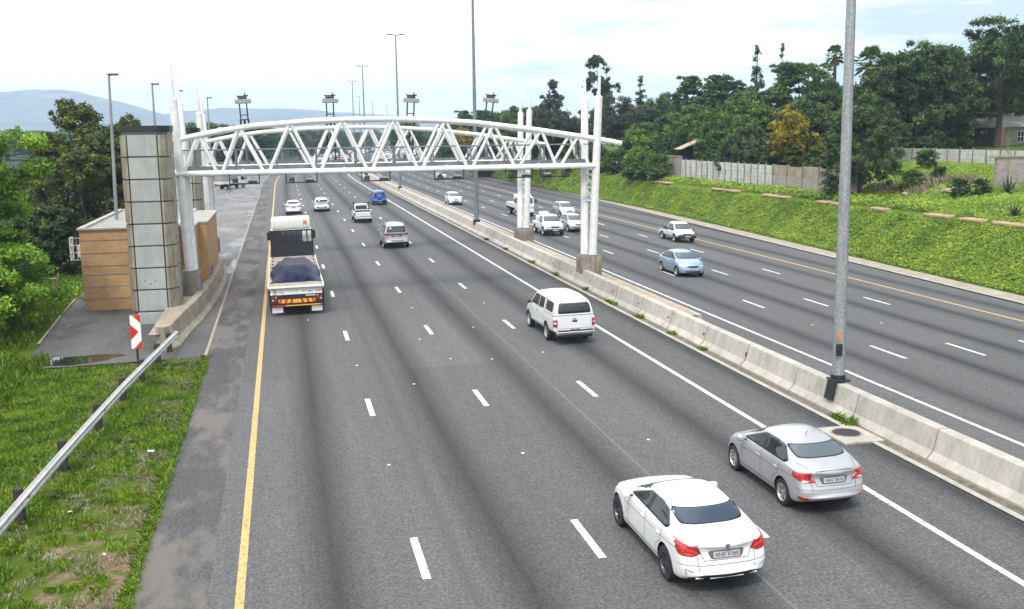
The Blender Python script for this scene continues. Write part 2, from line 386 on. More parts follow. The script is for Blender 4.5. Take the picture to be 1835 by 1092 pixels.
sky = N(nt, 'ShaderNodeTexSky', sky_type='NISHITA'); sky.sun_disc = False; sky.sun_elevation = R(SUN_EL); sky.sun_rotation = R(SUN_AZ)
gen = N(nt, 'ShaderNodeTexCoord').outputs['Generated']
sz = N(nt, 'ShaderNodeSeparateXYZ', {'Vector': gen})
cz = mathn(nt, 'ADD', mathn(nt,'ABSOLUTE',sz.outputs[2]), .10)
plane = N(nt, 'ShaderNodeCombineXYZ', {'X': mathn(nt,'DIVIDE',sz.outputs[0],cz), 'Y': mathn(nt,'DIVIDE',sz.outputs[1],cz)}).outputs[0]
cl = noise(nt, plane, .55, 7, .58, (1, 1.1, 1))
# the blue shows through mostly low on the right
side = mathn(nt, 'MULTIPLY', mathn(nt,'SUBTRACT', sz.outputs[0], .14), .65)
cl2 = mathn(nt, 'SUBTRACT', cl, side)
mask = ramp(nt, cl2, [(.26,0),(.40,1)])
lum = ramp(nt, sz.outputs[2], [(0,1.05),(.12,1.06),(.35,1.12),(1,1.65)])
white = mixc(nt, 1, (10.0,10.05,10.15), lum, 'MULTIPLY')
thin = mixc(nt, .55, (6.4,7.5,8.1), sky.outputs[0])
thin = mixc(nt, .6, thin, (5.4,6.15,6.55))
nt.links.new(mixc(nt, mask, thin, white), bg.inputs['Color']); bg.inputs['Strength'].default_value = .1
sd = D.lights.new('sun', 'SUN'); sd.energy = 1.5; sd.angle = R(10); sd.color = (1,.96,.9)
so = D.objects.new('sun', sd); COL.objects.link(so)
# nishita: rotation measured clockwise from +Y
az = R(SUN_AZ); dirv = Vector((math.sin(az)*math.cos(R(SUN_EL)), math.cos(az)*math.cos(R(SUN_EL)), math.sin(R(SUN_EL))))
so.rotation_euler = dirv.to_track_quat('Z','Y').to_euler(); so.location = (0,0,60)
SC.view_settings.view_transform = 'Standard'; SC.view_settings.look = 'None'; SC.view_settings.gamma = 1; SC.view_settings.exposure = 0.65
SC.render.engine = 'CYCLES'
SC.cycles.volume_bounces = 2; SC.cycles.max_bounces = 8; SC.cycles.transparent_max_bounces = 8
# ------------------------------------------------------------------ road frame
def off(Y): return .00036*max(0., Y-180)**2
def zr(X):
    if X < -12: return -.208
    return .0173*X if X < 16 else -.057-.025*(X-16)
def edge(Y): return 37.0 + .045*min(max(Y-45, -10), 115)
def foot(Y): return min(edge(Y)+2.2, 42.2)
def terr(X, Y):
    """natural surface (under the pavements too)"""
    f = foot(Y)
    if X <= f: z = zr(X)
    else:
        z0 = zr(f); bh = 1.0 if Y < 330 else max(.15, 1-(Y-330)/260)
        z = float(np.interp(X, [f, 44.5, 45.4, 65, 100, 400], [z0, z0+3.1*bh, z0+3.25*bh, z0+5.9*bh, 7.2*bh, 8*bh]))
    if X < -14: z += .5*math.sin(X*.11)*min(1, (-14-X)/20)
    return z
YS = [-40,-20,0,8,16,24,32,40,48,56,64,72,80,90,100,110,120,130,140,150,160,170,180,190,200,210,220,230,240,255,270,285,300,320,340,360,380,400,425,450,475,500,530,560,600,640,680,720,760,800,850,900]
def strip(name, xa, xb, y0, y1, mat, dz=0., dx=4., kind='structure', label=None, parent=None):
    fa = xa if callable(xa) else (lambda Y: xa); fb = xb if callable(xb) else (lambda Y: xb)
    ys = sorted(set([y0, y1] + [v for v in YS if y0 < v < y1]))
    V = []; U = []; F = []; n = None
    wmax = max(fb(Y)-fa(Y) for Y in ys); n = max(1, int(math.ceil(wmax/dx)))
    for Y in ys:
        for i in range(n+1):
            X = fa(Y) + (fb(Y)-fa(Y))*i/n
            V.append((X+off(Y), Y, zr(X)+dz)); U.append((X, Y))
    for j in range(len(ys)-1):
        for i in range(n):
            a = j*(n+1)+i; F.append((a, a+1, a+n+2, a+n+1))
    o = link_mesh(name, V, F, mat, parent)
    uv = o.data.uv_layers.new(name='road')
    for l in o.data.loops: uv.data[l.index].uv = U[l.vertex_index]
    if kind: o['kind'] = kind
    return o
# ground sheet
xs = [-5200,-3500,-2200,-1400,-900,-600,-400,-280,-200,-140,-100,-75,-60,-48,-40,-34,-28,-24,-21,-18,-16,-14.5,-13,-12,-10,-8,-6.5,-5,-3.3,-2,8,16,26,34,37]
xrel = [0,.6,1.2,1.8,2.4,3,3.6,4.2]
ysg = list(range(-40, 60, 3)) + list(range(60,200,5)) + list(range(200,400,12)) + list(range(400,900,30)) + [1000,1200,1500,1900,2400,3000,3600,4300,5200]
gr = random.Random(3)
V = []; S_ = []
from mathutils import noise as mn
for Y in ysg:
    f = foot(Y)
    row = xs + [f-1.2, f-.2] + [f+(44.5-f)*t for t in (.15,.35,.55,.75,.9,1)] + [45.0,45.4,46,47,48.5,50,52,54,56,58,60,62,64,67,70,75,80,90,100,120,150,200,280,400,600,900,1400,2200,3500,5200]
    for X in row:
        z = terr(X, Y) - .05
        if X > f+.1 or X < -14: z += (.09 if X > 0 else .2)*(mn.noise(Vector((X*.35, Y*.35, 0))) + .5*mn.noise(Vector((X*.9, Y*.9, 3))))*(1 if X < 200 else 0)
        if 45.4 < X < 64 and Y < 110: z += .35*mn.noise(Vector((X*.16,Y*.16,7)))
        if X > f-.1 and X < 44.6: z = terr(X,Y)-.05
        if X > f and X < 47: z = max(z, terr(X,Y)-.16)
        V.append((X+(off(Y) if abs(X) < 500 and Y <= 900 else (off(900) if Y > 900 and abs(X) < 500 else 0)), Y, z))
        s = 0.
        if -6.6 < X < -3.2 and Y < 32: s = min(.62, .06*(32-Y))*(1 - ((-3.2-X)/3.8)**2)
        if 44.2 < X < 45.2: s = .1
        S_.append(s)
nx = len(row); F = [(j*nx+i, j*nx+i+1, (j+1)*nx+i+1, (j+1)*nx+i) for j in range(len(ysg)-1) for i in range(nx-1)]
g = link_mesh('ground', V, F, M['ground'], smooth=True); g['kind'] = 'structure'
at = g.data.attributes.new('soil', 'FLOAT', 'POINT'); at.data.foreach_set('value', S_)

strip('road', -1.75, 15.2, -40, 900, M['asphalt_away'])['label'] = 'grey asphalt carriageway leading away, four lanes'
strip('road', 18.0, edge, -40, 900, M['asphalt_toward'])['label'] = 'grey asphalt carriageway beyond the median barrier'
strip('road_shoulder', -3.25, -1.75, -40, 900, M['asphalt_edge'])
def lotl(Y): return float(np.interp(Y, [41.9,44.5,56,66,75,150,225,300], [-10.2,-10.3,-11.1,-11.6,-13.4,-13.4,-13.4,-4.5]))
strip('pavement', lotl, -3.25, 41.9, 300, M['wet_asphalt'], dx=3)
strip('median_ground', 15.5, 18.0, -40, 900, M['asphalt_edge'])
strip('drain', 15.2, 15.5, -40, 320, M['drain_brick'], .004)
strip('kerb', 15.02, 15.2, -40, 320, M['kerb'], .03)
strip('kerb', edge, lambda Y: edge(Y)+.35, -40, 320, M['kerb'], .06)
def ragged(Y): return edge(Y)+1.9+.3*mn.noise(Vector((0,Y*.6,0)))
YS2 = YS; YS = sorted(set(YS + [v*2.5 for v in range(8, 72)]))
strip('gutter', lambda Y: edge(Y)+.35, ragged, -40, 320, M['gutter'], .02, 1.)
YS = YS2
# raised worn slab seam along the lay-by, its pale colour painting wet glare too
strip('pavement_seam_glare', -3.36, -3.25, 41.9, 160, M['gutter'], .006)
# painted lines
def sline(x, w_, y0, y1, mat, nm='road_line'): strip(nm, x-w_/2, x+w_/2, y0, y1, mat, .004)
sline(-1.15, .17, -40, 700, M['line_yellow'])
sline(13.02, .16, -40, 700, M['line_white'])
sline(19.66, .16, -40, 700, M['line_white'])
sline(33.58, .19, -40, 700, M['line_yellow'])
def dashes(name, xs_, ph, per, ln, wd):
    V=[];F=[]
    for x in xs_:
        k = -4
        while ph+k*per < 560:
            y0 = ph+k*per-ln/2; y1 = y0+ln; n = len(V); k += 1
            wj = wd
            V += [(x-wj/2+off(y0),y0,zr(x)+.004),(x+wj/2+off(y0),y0,zr(x)+.004),(x+wj/2+off(y1),y1,zr(x)+.004),(x-wj/2+off(y1),y1,zr(x)+.004)]
            F.append((n,n+1,n+2,n+3))
    o = link_mesh(name, V, F, M['line_white']); o['kind'] = 'structure'
dashes('lane_dashes', (2.38, 5.94, 9.52), 19.97, 12.1, 2.15, .17)
dashes('lane_dashes', (23.14, 26.62, 30.1), 36.1, 12.1, 2.5, .15)
V=[];F=[]                                                # faint old line beside the third lane
# puddle on the lot
pv = [(-8.4+ 1.75*math.cos(t)*(1+.15*math.sin(5*t)), 43.15+ .85*math.sin(t)*(1+.25*math.sin(3*t)), -.17) for t in [i*2*math.pi/28 for i in range(28)]]
pv = [(x, yy, zr(x)+.006) for x,yy,_ in pv]
pd = link_mesh('puddle', pv, [tuple(range(28))], M['puddle']); pd['kind']='structure'
# inspection cover slab in the inner shoulder
sl = MB(); sl.m=0; sl.rbox(14.25,15.42,24.0,25.5,.24,.32,.02); sl.m=1; sl.lathe([(0,.335),(.36,.335),(.37,.32)], 24, 'z', (14.78,24.85,0)); sl.m=2
sl.lathe([(.37,.322),(.40,.338),(.43,.338),(.44,.315)], 24, 'z', (14.78,24.85,0))
tag(sl.build('manhole_slab', [M['kerb'], M['steel_dark'], M['old_concrete']]), 'square concrete slab with a round manhole cover beside the median barrier', 'manhole')

# hills
HP = [(-1500,140),(-1062,149),(-828,151),(-733,153),(-636,150),(-588,137),(-524,122),(-459,105),(-377,80),(-292,90),(-171,101),(-49,95),(109,90),(253,81),(400,67),(549,53),(664,61),(819,48),(1138,30),(1771,15),(2938,3),(4000,0)]
hx = [a for a,_ in HP]; hz = [b for _,b in HP]
V=[];nxh=230;nyh=36
for j in range(nyh):
    Y = 1900+j*75
    for i in range(nxh):
        X = -1500+i*20.5
        k = X*3500/Y if Y < 3500 else X
        h = float(np.interp(k, hx, hz))
        t = min(1, max(0, (Y-1950)/1550)); t = t*t*(3-2*t)
        if Y > 3500: t = max(0, 1-((Y-3500)/1100)**2)
        nz = mn.fractal(Vector((X*.0035, Y*.0035, 1)), 1, 2, 6)
        V.append((X*Y/3500, Y, max(-8, -6 + h*t*(1+.10*nz*(1-abs(t-.5))) + 4*nz*t + 2.4*abs(mn.noise(Vector((X*.05,Y*.05,2))))*t)))
F = [(j*nxh+i, j*nxh+i+1, (j+1)*nxh+i+1, (j+1)*nxh+i) for j in range(nyh-1) for i in range(nxh-1)]
link_mesh('hills', V, F, M['hill'], smooth=True)['kind'] = 'structure'
# haze
hz_ = MB(); hz_.box(-5300,5300,-400,5300,-60,215); ho = hz_.build('haze', None)
hm = D.materials.new('haze_air'); hm.use_nodes = True; nt = hm.node_tree; nt.nodes.clear()
ou = nt.nodes.new('ShaderNodeOutputMaterial'); pv_ = nt.nodes.new('ShaderNodeVolumePrincipled'); nt.links.new(pv_.outputs[0], ou.inputs['Volume'])
pv_.inputs['Color'].default_value = (.54,.73,1.0,1); pv_.inputs['Density'].default_value = .00025; pv_.inputs['Anisotropy'].default_value = .1
ho.data.materials.append(hm); ho['kind'] = 'stuff'

# ------------------------------------------------------------------ median barriers
def barrier_seg(y0, y1, mirror=False, bx=15.5, wtop=.30, H=.83):
    prof = [(0,0),(0,.08),(.17,.27),(.30,H-.02),(.33,H),(.30+wtop,H),(.33+wtop,H-.02),(.46+wtop,.27),(.55+wtop,.08),(.55+wtop,0)]
    L = y1-y0-.05; V=[];n=len(prof)
    for k,yy in enumerate((0, .02, L-.02, L)):
        s_ = .012 if k in (0,3) else 0
        for (a,b) in prof: V.append((a + (s_ if a < .4 else -s_), yy, b - (s_ if b > .5 else 0)))
    F = [(k*n+i, k*n+(i+1)%n, (k+1)*n+(i+1)%n, (k+1)*n+i) for k in range(3) for i in range(n)] + [tuple(range(n)), tuple(reversed(range(3*n,4*n)))]
    return V, F
segs = {}
def place_seg(x, y0, y1, label, group, H=.83, wtop=.3):
    key = (round(y1-y0,1), H, wtop)
    if key not in segs:
        V_, F_ = barrier_seg(0, y1-y0, H=H, wtop=wtop)
        o = link_mesh('barrier_segment', V_, F_, M['barrier']); segs[key] = o
        bm = bmesh.new(); bm.from_mesh(o.data); bmesh.ops.recalc_face_normals(bm, faces=bm.faces); bm.to_mesh(o.data); bm.free()
    else:
        o = segs[key].copy(); COL.objects.link(o)
    a = math.atan2(off(y1)-off(y0), y1-y0)
    o.location = (x+off(y0), y0, zr(x)-.02); o.rotation_euler = (0,0,-a)
    if H == .83: tag(o, label, 'concrete barrier', group)
    else: tag(o, label, 'concrete barrier', group)
    return o
GB = 'concrete barrier segments on the median'
cuts = [11.5, 15.1, 18.6, 22.3, 26.0, 29.6, 29.7]
def near_lab(i):
    return ['concrete barrier segment at the bottom right corner of the picture','long pale concrete barrier segment ahead of the lower right corner one','clean pale concrete barrier segment beside the rear of the silver sedan',
            'pale concrete barrier segment starting beside the manhole slab','pale concrete barrier segment with the front lighting column standing in it'][min(i,4)]
for i in range(len(cuts)-2): place_seg(15.5, cuts[i], cuts[i+1], near_lab(i), GB)
yb = 29.6; i = 0
order = ['first','second','third','fourth','fifth','sixth','seventh','eighth','ninth','tenth','eleventh','twelfth','thirteenth','fourteenth','fifteenth','sixteenth']
while yb < 330:
    ln = 3.65
    if i < 16: lab = order[i]+' full barrier segment past the front lighting column, median side facing the white edge line'
    else: lab = 'pale concrete barrier segment in the far row beyond the gantry columns'
    place_seg(15.5, yb, yb+ln, lab, GB if i < 16 else 'far barrier segments beyond the gantry'); yb += ln; i += 1
# rear row of the widened median
yb = 41.5; i = 0
while yb < 330:
    place_seg(17.05, yb, yb+3.65, (order[i]+' rear-row barrier segment behind the sandy median fill') if i < 16 else 'rear-row barrier segment in the far part of the median', 'rear row of median barrier segments' if i < 16 else 'far rear-row barrier segments', H=.76, wtop=.14); yb += 3.65; i += 1
V=[];F=[]
ysf = [41.5+k*3.5 for k in range(82)]
for Y in ysf:
    for X in (15.95, 16.6, 17.3): V.append((X+off(Y), Y, zr(16)+.70+.03*mn.noise(Vector((X*2,Y,0)))))
F = [(j*3+i, j*3+i+1, j*3+i+4, j*3+i+3) for j in range(len(ysf)-1) for i in range(2)]
link_mesh('median_fill', V, F, M['fill'])['kind'] = 'structure'
# dark drain slot sockets on the barrier face
for k,(yy) in enumerate([33.2, 37.0, 40.8, 44.6, 48.4, 52.3, 56.0, 60, 64]):
    mb = MB(); mb.box(-.01,.05,-.06,.06,-.07,.07); o = mb.build('reflector_bracket', M['steel_dark']); o.location=(15.72,yy,.82-.12+.0)
    tag(o, 'small dark reflector socket on the barrier face', 'reflector', 'dark sockets along the barrier face')

# ------------------------------------------------------------------ tall lighting columns
def column_light(x, y, H, r0, label, near=False, group='tall double lighting columns on the median', lean=0.):
    t = empty('street_lamp', (x+off(y), y, zr(min(x,16))), label, 'street lamp', group)
    mb = MB(); n = 8
    mb.tube([(0,0,0.7),(lean*.5,0,H*.5),(lean,0,H)], [r0, r0*.72, r0*.45], 16)
    mb.build('pole', M['galv'] if near else M['steel_grey'], t, ang=30)
    if near:
        b = MB(); b.tube([(r0*.62,-r0*.72,1.2),(lean*.5+r0*.72*.62,-r0*.72*.74,H*.5),(lean+r0*.45*.62,-r0*.45*.74,H-1)],.016,6); b.build('cable_duct', M['steel_grey'], t)
        b = MB(); b.rbox(-.19,-.02,-.235,-.13,1.62,1.98,.015); b.build('access_hatch', M['steel_dark'], t)
        b = MB(); 
        for k in range(3): b.rbox(-.215,-.12,-.215,-.205,2.12+k*.08,2.18+k*.08,.008)
        b.build('number_tag', M['orange'], t)
        b = MB(); b.m=0; b.box(-.34,-.28,-.34,.10,.30,.86,rot=Matrix.Rotation(.2,3,'Y')); b.rbox(-.26,.26,-.30,.26,.84,.89,.01); b.tube([(0,0,.8),(0,0,1.02)],.215,16); b.build('base_cover', M['steel_dark'], t)
    else:
        b = MB(); b.rbox(-.27,.24,-.27,.27,.55,1.0,.02); b.build('base_cover', M['steel_dark'], t)
    for s in (-1,1):
        b = MB(); b.tube([(lean,0,H-.1),(lean+s*.5,0,H)], .05, 8); b.build('arm', M['steel_grey'], t)
        b = MB(); b.rbox(lean+(.45 if s>0 else -1.15), lean+(1.15 if s>0 else -.45), -.17,.17,H-.05,H+.09,.05); b.build('lamp_head', M['lamp_head'], t)
    return t
column_light(15.98, 27.45, 21.3, .19, 'near galvanised lighting column with an orange tag standing in the median barrier', True, lean=-.1)
column_light(15.95, 86.3, 21.4, .2, 'dark lighting column on the median just behind the front gantry arch', lean=.0)
column_light(15.95, 144, 21.4, .185, 'tall double-headed lighting column left of the median column that runs out of the top', lean=0)
for k,(Y,l) in enumerate([(198,'second double-headed column counting away along the median, left of the tallest visible one'),(254,'third double-headed column counting away along the median'),(355,'fourth double-headed column counting away, small above the gantry arch'),(423,'fifth double-headed column, tiny above the gantry arch'),(483,'farthest and smallest double-headed lighting column')]):
    column_light(15.5, Y, 20.6, .19, l)
def arm_light(x, y, z0, H, label, s=1, r=.12, lean=0):
    t = empty('street_lamp', (x, y, z0), label, 'street lamp', 'single-arm street lamps on the left')
    b = MB(); b.tube([(0,0,0),(-lean*.5,0,H*.5),(-lean,0,H)], [r, r*.8, r*.55], 12); b.build('pole', M['galv'], t, ang=30)
    b = MB(); b.tube([(-lean,0,H-.05),(-lean+.1,0,H+.08),(-lean+.25*s,0,H+.1)], .04, 8); b.build('arm', M['lamp_head'], t)
    b = MB(); b.rbox(-lean-.08,-lean+.52,-.14,.14,H+.03,H+.14,.05); b.build('lamp_head', M['lamp_head'], t)
arm_light(-9.3, 62, -.2, 12.1, 'nearest single-arm street lamp behind the orange brick building', lean=-.25)
arm_light(-9.0, 82, -.2, 12.5, 'second single-arm street lamp, thin above the panelled tower')
arm_light(-8.6, 97, -.2, 12.6, 'third single-arm street lamp between the gantry masts')
arm_light(-7.4, 118, -.2, 12.7, 'fourth and smallest single-arm street lamp left of the camera masts')
arm_light(0.5, 300, 0, 11, 'far single street lamp seen through the left half of the truss')

# ------------------------------------------------------------------ gantries
TOPC = [(-5.3,8.26),(-4.58,8.46),(-3.0,8.78),(-1.36,9.02),(1.66,9.24),(3.6,9.30),(5.59,9.31),(7.8,9.22),(9.93,9.07),(13.22,8.66),(16.35,8.17),(17.2,8.02),(17.95,7.87)]
def topz(x): return float(np.interp(x, [a for a,_ in TOPC], [b for _,b in TOPC]))
BOTX = [-4.83,-2.99,-.72,1.85,4.44,7.03,9.65,12.19,14.45,16.25]; PKX = [-3.92,-1.96,.55,3.16,5.81,8.41,10.97,13.5,15.55]
def gantry(Y, dz, label, plinth_z):
    t = empty('toll_gantry', (0, Y, 0), label, 'gantry', 'white arched truss gantries over the road')
    for k in (0, 1):
        yy = k*1.9; zb = 6.72+dz
        b = MB(); b.tube([(x, yy, topz(x)+dz) for x in np.linspace(-5.2, 17.95-.3*k, 36)], .14, 12); [b.tube([(x, yy, topz(x)+dz),(x+.08, yy, topz(x+.08)+dz)], .18, 12) for x in (-2.9,2.4,7.1,12.3)]; b.build('top_chord', M['steel_white'], t, ang=40)
        b = MB(); b.tube([(x, yy, zb) for x in (-5.3, 0, 5, 10, 16.5)], .15, 12); [b.tube([(x, yy, zb),(x+.08, yy, zb)], .2, 12) for x in (-1.9,3.1,8.4,13.3)]; b.build('bottom_chord', M['steel_white'], t, ang=40)
        b = MB()
        for i, px in enumerate(PKX):
            for bx in (BOTX[i], BOTX[i+1]):
                sg = .12 if bx < px else -.12
                b.tube([(bx+sg, yy, zb), (px-sg*.6, yy, topz(px)+dz-.1)], .085, 8)
        b.build('truss_web', M['steel_white'], t, ang=40)
    b = MB()
    for x in PKX: b.tube([(x,0,topz(x)+dz),(x,1.9,topz(x)+dz)], .05, 6)
    for x in BOTX: b.tube([(x,0,6.72+dz),(x,1.9,6.72+dz)], .06, 6)
    b.build('cross_brace', M['steel_white'], t, ang=40)
    b = MB(); b.box(-5,16.3,.55,1.35,6.90+dz,6.94+dz); b.box(-5,16.3,.53,.56,6.86+dz,7.05+dz); b.box(-5,16.3,1.35,1.38,6.86+dz,7.05+dz); b.build('walkway', M['steel_grey'], t)
    b = MB()
    for yy in (.54, 1.36):
        b.tube([(-5,yy,7.86+dz),(16.3,yy,7.86+dz)], .035, 6)
    for x in np.linspace(-4.2, 15.8, 11):
        for yy in (.54,1.36): b.box(x-.045,x+.045,yy-.03,yy+.03,6.9+dz,7.88+dz)
    b.build('handrail', M['steel_grey'], t)
    # legs: paired raking tubes at each end with antenna masts
    for (xb, xo, sgn) in ((-4.75, -4.98, -1), (16.45, 16.66, 1)):
        def ends(k):
            x0 = xb if k == 0 else (xb-.33 if sgn > 0 else xb+.16)
            x1 = xo if k == 0 else (xo-.16 if sgn > 0 else xo+.08)
            return x0, .35+k*.45, x1, -.1+k*2.1
        for k in (0, 1):
            x0, y0, x1, y1 = ends(k)
            b = MB(); b.tube([(x0,y0,plinth_z),(x1,y1,10.35+dz-.12*k)], [.225,.20], 16)
            leg = b.build('column', M['steel_white'], t, ang=40)
            vec = Vector((x1-x0,y1-y0,10.35-plinth_z)).normalized(); p1 = Vector((x1,y1,10.33+dz-.12*k))
            b = MB(); b.tube([p1, p1+vec*.08, p1+vec*.1, p1+vec*1.0, p1+vec*1.02, p1+vec*(1.75-.1*k)], [.2,.12,.09,.085,.045,.04], 10)
            b.build('antenna_mast', M['steel_white'], t, ang=40)
        b = MB()
        zz = [6.2+dz, 5.5+dz, 4.8+dz]
        def legp(k, z):
            x0, y0, x1, y1 = ends(k); f = (z-plinth_z)/(10.35+dz-plinth_z)
            return (x0+(x1-x0)*f, y0+(y1-y0)*f, z)
        for i in range(2):
            b.tube([legp(0,zz[i]),legp(1,zz[i+1])], .05, 6); b.tube([legp(1,zz[i]),legp(0,zz[i+1])], .05, 6)
        for z in zz + [6.5+dz]: b.tube([legp(0,z),legp(1,z)], .06, 6)
        b.build('leg_bracing', M['steel_white'], t, ang=40)
        b = MB(); b.rbox(xb-.62 if sgn>0 else xb-.36, xb+.36, .05, 1.1, plinth_z-.04, plinth_z+.02, .01); b.build('base_plate', M['steel_grey'], t)
        b = MB(); x_a, x_b = (xb-.70, xb+.42) if sgn > 0 else (xb-.42, xb+.52)
        b.rbox(x_a, x_b, -.05, 1.2, (.2 if sgn>0 else -.15), plinth_z-.045, .05); b.build('plinth', M['plinth'], t, ang=30)
    return t
gantry(53.9, 0, 'front white arched truss gantry spanning the near carriageway', 1.86)
g2 = gantry(74.0, -.28, 'rear white arched truss gantry seen through the front one', 1.55); g2.scale = (1.058,1,1); g2.location.x = .04
# hanging toll camera frames under the front gantry
def hanging(x0, x1, label, flip=False):
    t = empty('toll_camera_frame', ((x0+x1)/2, 53.7, 6.55), label, 'camera', 'camera frames hanging under the front gantry')
    w_ = (x1-x0)/2; b = MB(); z = -.36
    for s in (-1,1): b.box(s*w_-.025,s*w_+.025,-.03,.03,z,.1)
    b.box(-w_,w_,-.04,.04,z-.03,z+.03); b.build('frame', M['steel_dark'], t)
    s = -1 if not flip else 1
    b = MB(); b.lathe([(0,.10),(.10,.07),(.14,0),(.13,-.08),(.16,-.12),(0,-.13)], 14, 'z', (s*w_*.62,0,z+.18)); b.build('camera_dome', M['steel_dark'], t, smooth=True)
    b = MB(); b.m=0; b.rbox(-s*w_*.55-.23,-s*w_*.55+.23,-.12,.12,z+.04,z+.12,.02); b.m=1; b.rbox(-s*w_*.55-.2,-s*w_*.55+.2,-.1,.1,z+.125,z+.22,.02); b.m=0; b.tube([(-s*w_*.55-.1,0,z+.2),(-s*w_*.55-.06,0,z+.27),(-s*w_*.55+.06,0,z+.27),(-s*w_*.55+.1,0,z+.2)],.014,6)
    b.build('flash_unit', [M['steel_dark'], M['box_grey']], t)
for i,(a,b_,f,l) in enumerate([(-2.53,-1.09,0,'leftmost hanging camera frame, in front of the grey canopy truck'),(.22,1.75,0,'second hanging camera frame from the left, above the first lane'),(4.0,5.45,0,'third hanging camera frame from the left, against the far barrier'),
    (7.75,9.28,0,'fourth hanging camera frame from the left, over the oncoming carriageway'),(11.52,12.95,0,'fifth hanging camera frame, next to the rear gantry column'),(13.41,14.98,1,'rightmost hanging camera frame, in front of the grass bank')]):
    hanging(a, b_, l, bool(f))
# camera masts on the rear gantry
def mast(x, tilt, label):
    t = empty('camera_mast', (x, 74.9, 6.6), label, 'camera mast', 'camera masts standing on the rear gantry'); t.rotation_euler = (0, tilt, 0)
    b = MB()
    for s in (-1,1): b.box(s*.24-.045,s*.24+.045,-.05,.05,0,4.4); b.box(s*.30-.03,s*.30+.03,-.07,.03,.9,3.05)
    b.box(-.30,.30,-.05,.05,3.0,3.07); b.box(-.24,.24,-.05,.05,3.32,3.38); b.box(-.08,.08,-.06,.06,1.6,3.02)
    b.build('posts', M['steel_dark'], t)
    b = MB(); b.rbox(-.52,.52,-.22,.2,4.12,4.42,.03); b.rbox(.2,.58,-.3,-.02,4.14,4.40,.03); b.build('light_box', M['box_grey'], t)
    b = MB(); b.rbox(-.3,.3,-.1,.1,4.42,4.56,.03); b.tube([(-.33,0,4.62),(.36,0,4.62)], .05, 8); b.tube([(-.3,0,4.6),(-.36,0,4.7)],.04,6); b.tube([(.16,0,4.6),(.2,0,4.84)],.04,6); b.rbox(.1,.42,-.05,.05,4.63,4.70,.02)
    b.build('camera', M['steel_dark'], t)
mast(-2.15,-.05,'leftmost camera mast on the rear gantry, in front of the hills'); mast(3.55,0,'second camera mast from the left on the rear gantry')
mast(8.95,.07,'third camera mast from the left, beside the double-headed lighting column'); mast(14.45,.13,'rightmost camera mast, leaning right in front of dark trees')

# ------------------------------------------------------------------ buildings by the gantry
def tower(dy, label):
    t = empty('panel_tower', (-6.1, 50.5+dy, -.15), label, 'tower', 'panelled equipment towers beside the gantry')
    fx0,fx1 = -.73,.60; y0=0
    b = MB(); b.prism([(-.66,.12),(.55,.12),(1.02,.6),(1.02,2.1),(.5,2.4),(-.66,2.4),(-1.0,2.0),(-1.0,.6)], 0, 8.95); b.build('core', M['steel_grey'], t)
    n = 8; z0 = .62; hh = (8.83-z0)/n
    for i in range(n):
        a = z0+i*hh+.035; c = z0+(i+1)*hh-.035
        b = MB(); b.rbox(fx0+.03,fx1-.03,.0,.1,a,c,.015); b.build('front_panel', M['panel'], t)
        for nm, poly in (('corner_block',[(fx1+.02,.02),(fx1+.12,.02),(1.10,.52),(1.10,.9),(.98,.9),(.98,.55),(fx1+.02,.12)]),('corner_block',[(fx0-.02,.02),(fx0-.02,.14),(-.98,.6),(-.98,.9),(-1.08,.9),(-1.08,.5),(fx0-.12,.02)])):
            b = MB(); b.prism(poly, a, c); b.build(nm, M['stone'], t)
        b = MB(); b.rbox(1.03,1.10,.97,1.62,a,c,.015); b.build('side_panel', M['panel'], t)
        b = MB(); b.prism([(1.10,1.7),(1.10,2.1),(.6,2.48),(.5,2.4),(.98,2.05),(.98,1.7)], a, c); b.build('corner_block', M['stone'], t)
    b = MB(); b.prism([(-.7,-.02),(.64,-.02),(1.14,.5),(1.14,2.15),(.55,2.5),(-.7,2.5),(-1.1,2.0),(-1.1,.5)], 8.951, 9.22); b.build('cap', M['steel_dark'], t)
    b = MB(); b.rbox(-.78,.70,-.06,.4,.0,.58,.02); b.prism([(.705,.1),(1.16,.55),(1.16,1.9),(.705,1.9)],0,.5); b.build('base', M['panel'], t)
    b = MB(); b.box(-1.11,1.12,.45,1.9,4.0,4.12); b.build('clamp_band', M['steel_grey'], t)
    if dy == 0:
        for k,(x,z) in enumerate([(-.35,2.08),(-.1,1.92),(.12,2.08)]):
            b = MB(); b.lathe([(0,-.012),(.03,-.012),(.03,.02)], 10, 'y', (x,0,z)); b.build('bolt', M['steel_dark'], t)
    return t
tower(0, 'front tower clad in pale square panels beside the orange brick building'); tower(18, 'rear tower of beige blocks half hidden behind the white gantry columns')
t = empty('equipment_building', (-8,60,0), 'flat-roofed orange brick building left of the panelled tower', 'building')
b = MB(); b.box(-2.1,2.6,-4.4,9.5,-.25,3.95); wl = b.build('wall', M['orange_brick'], t)
for z in (.42,1.03,1.65):
    b = MB(); b.box(-2.115,2.62,-4.415,-4.38,z,z+.05); b.build('ledge_course', M['gutter'], t)
for z in (2.1,2.75,3.4):
    b = MB(); b.box(-2.115,2.62,-4.41,-4.38,z,z+.03); b.build('joint_course', M['seam'], t)
b = MB(); b.box(-.9,2.605,-4.408,-4.39,.48,1.60); b.build('pale_brick_patch', M['pale_brick'], t)
b = MB(); b.rbox(-2.2,2.68,-4.5,-4.2,3.95,4.07,.02); b.rbox(-2.2,-1.9,-4.2,9.6,3.95,4.07,.02); b.rbox(2.4,2.7,-4.2,9.6,3.95,4.07,.02); b.rbox(-1.9,2.4,9.3,9.6,3.95,4.07,.02); b.build('parapet', M['kerb'], t)
b = MB(); b.box(-1.9,2.4,-4.2,9.3,3.7,3.956); b.build('roof', M['roof_felt'], t)
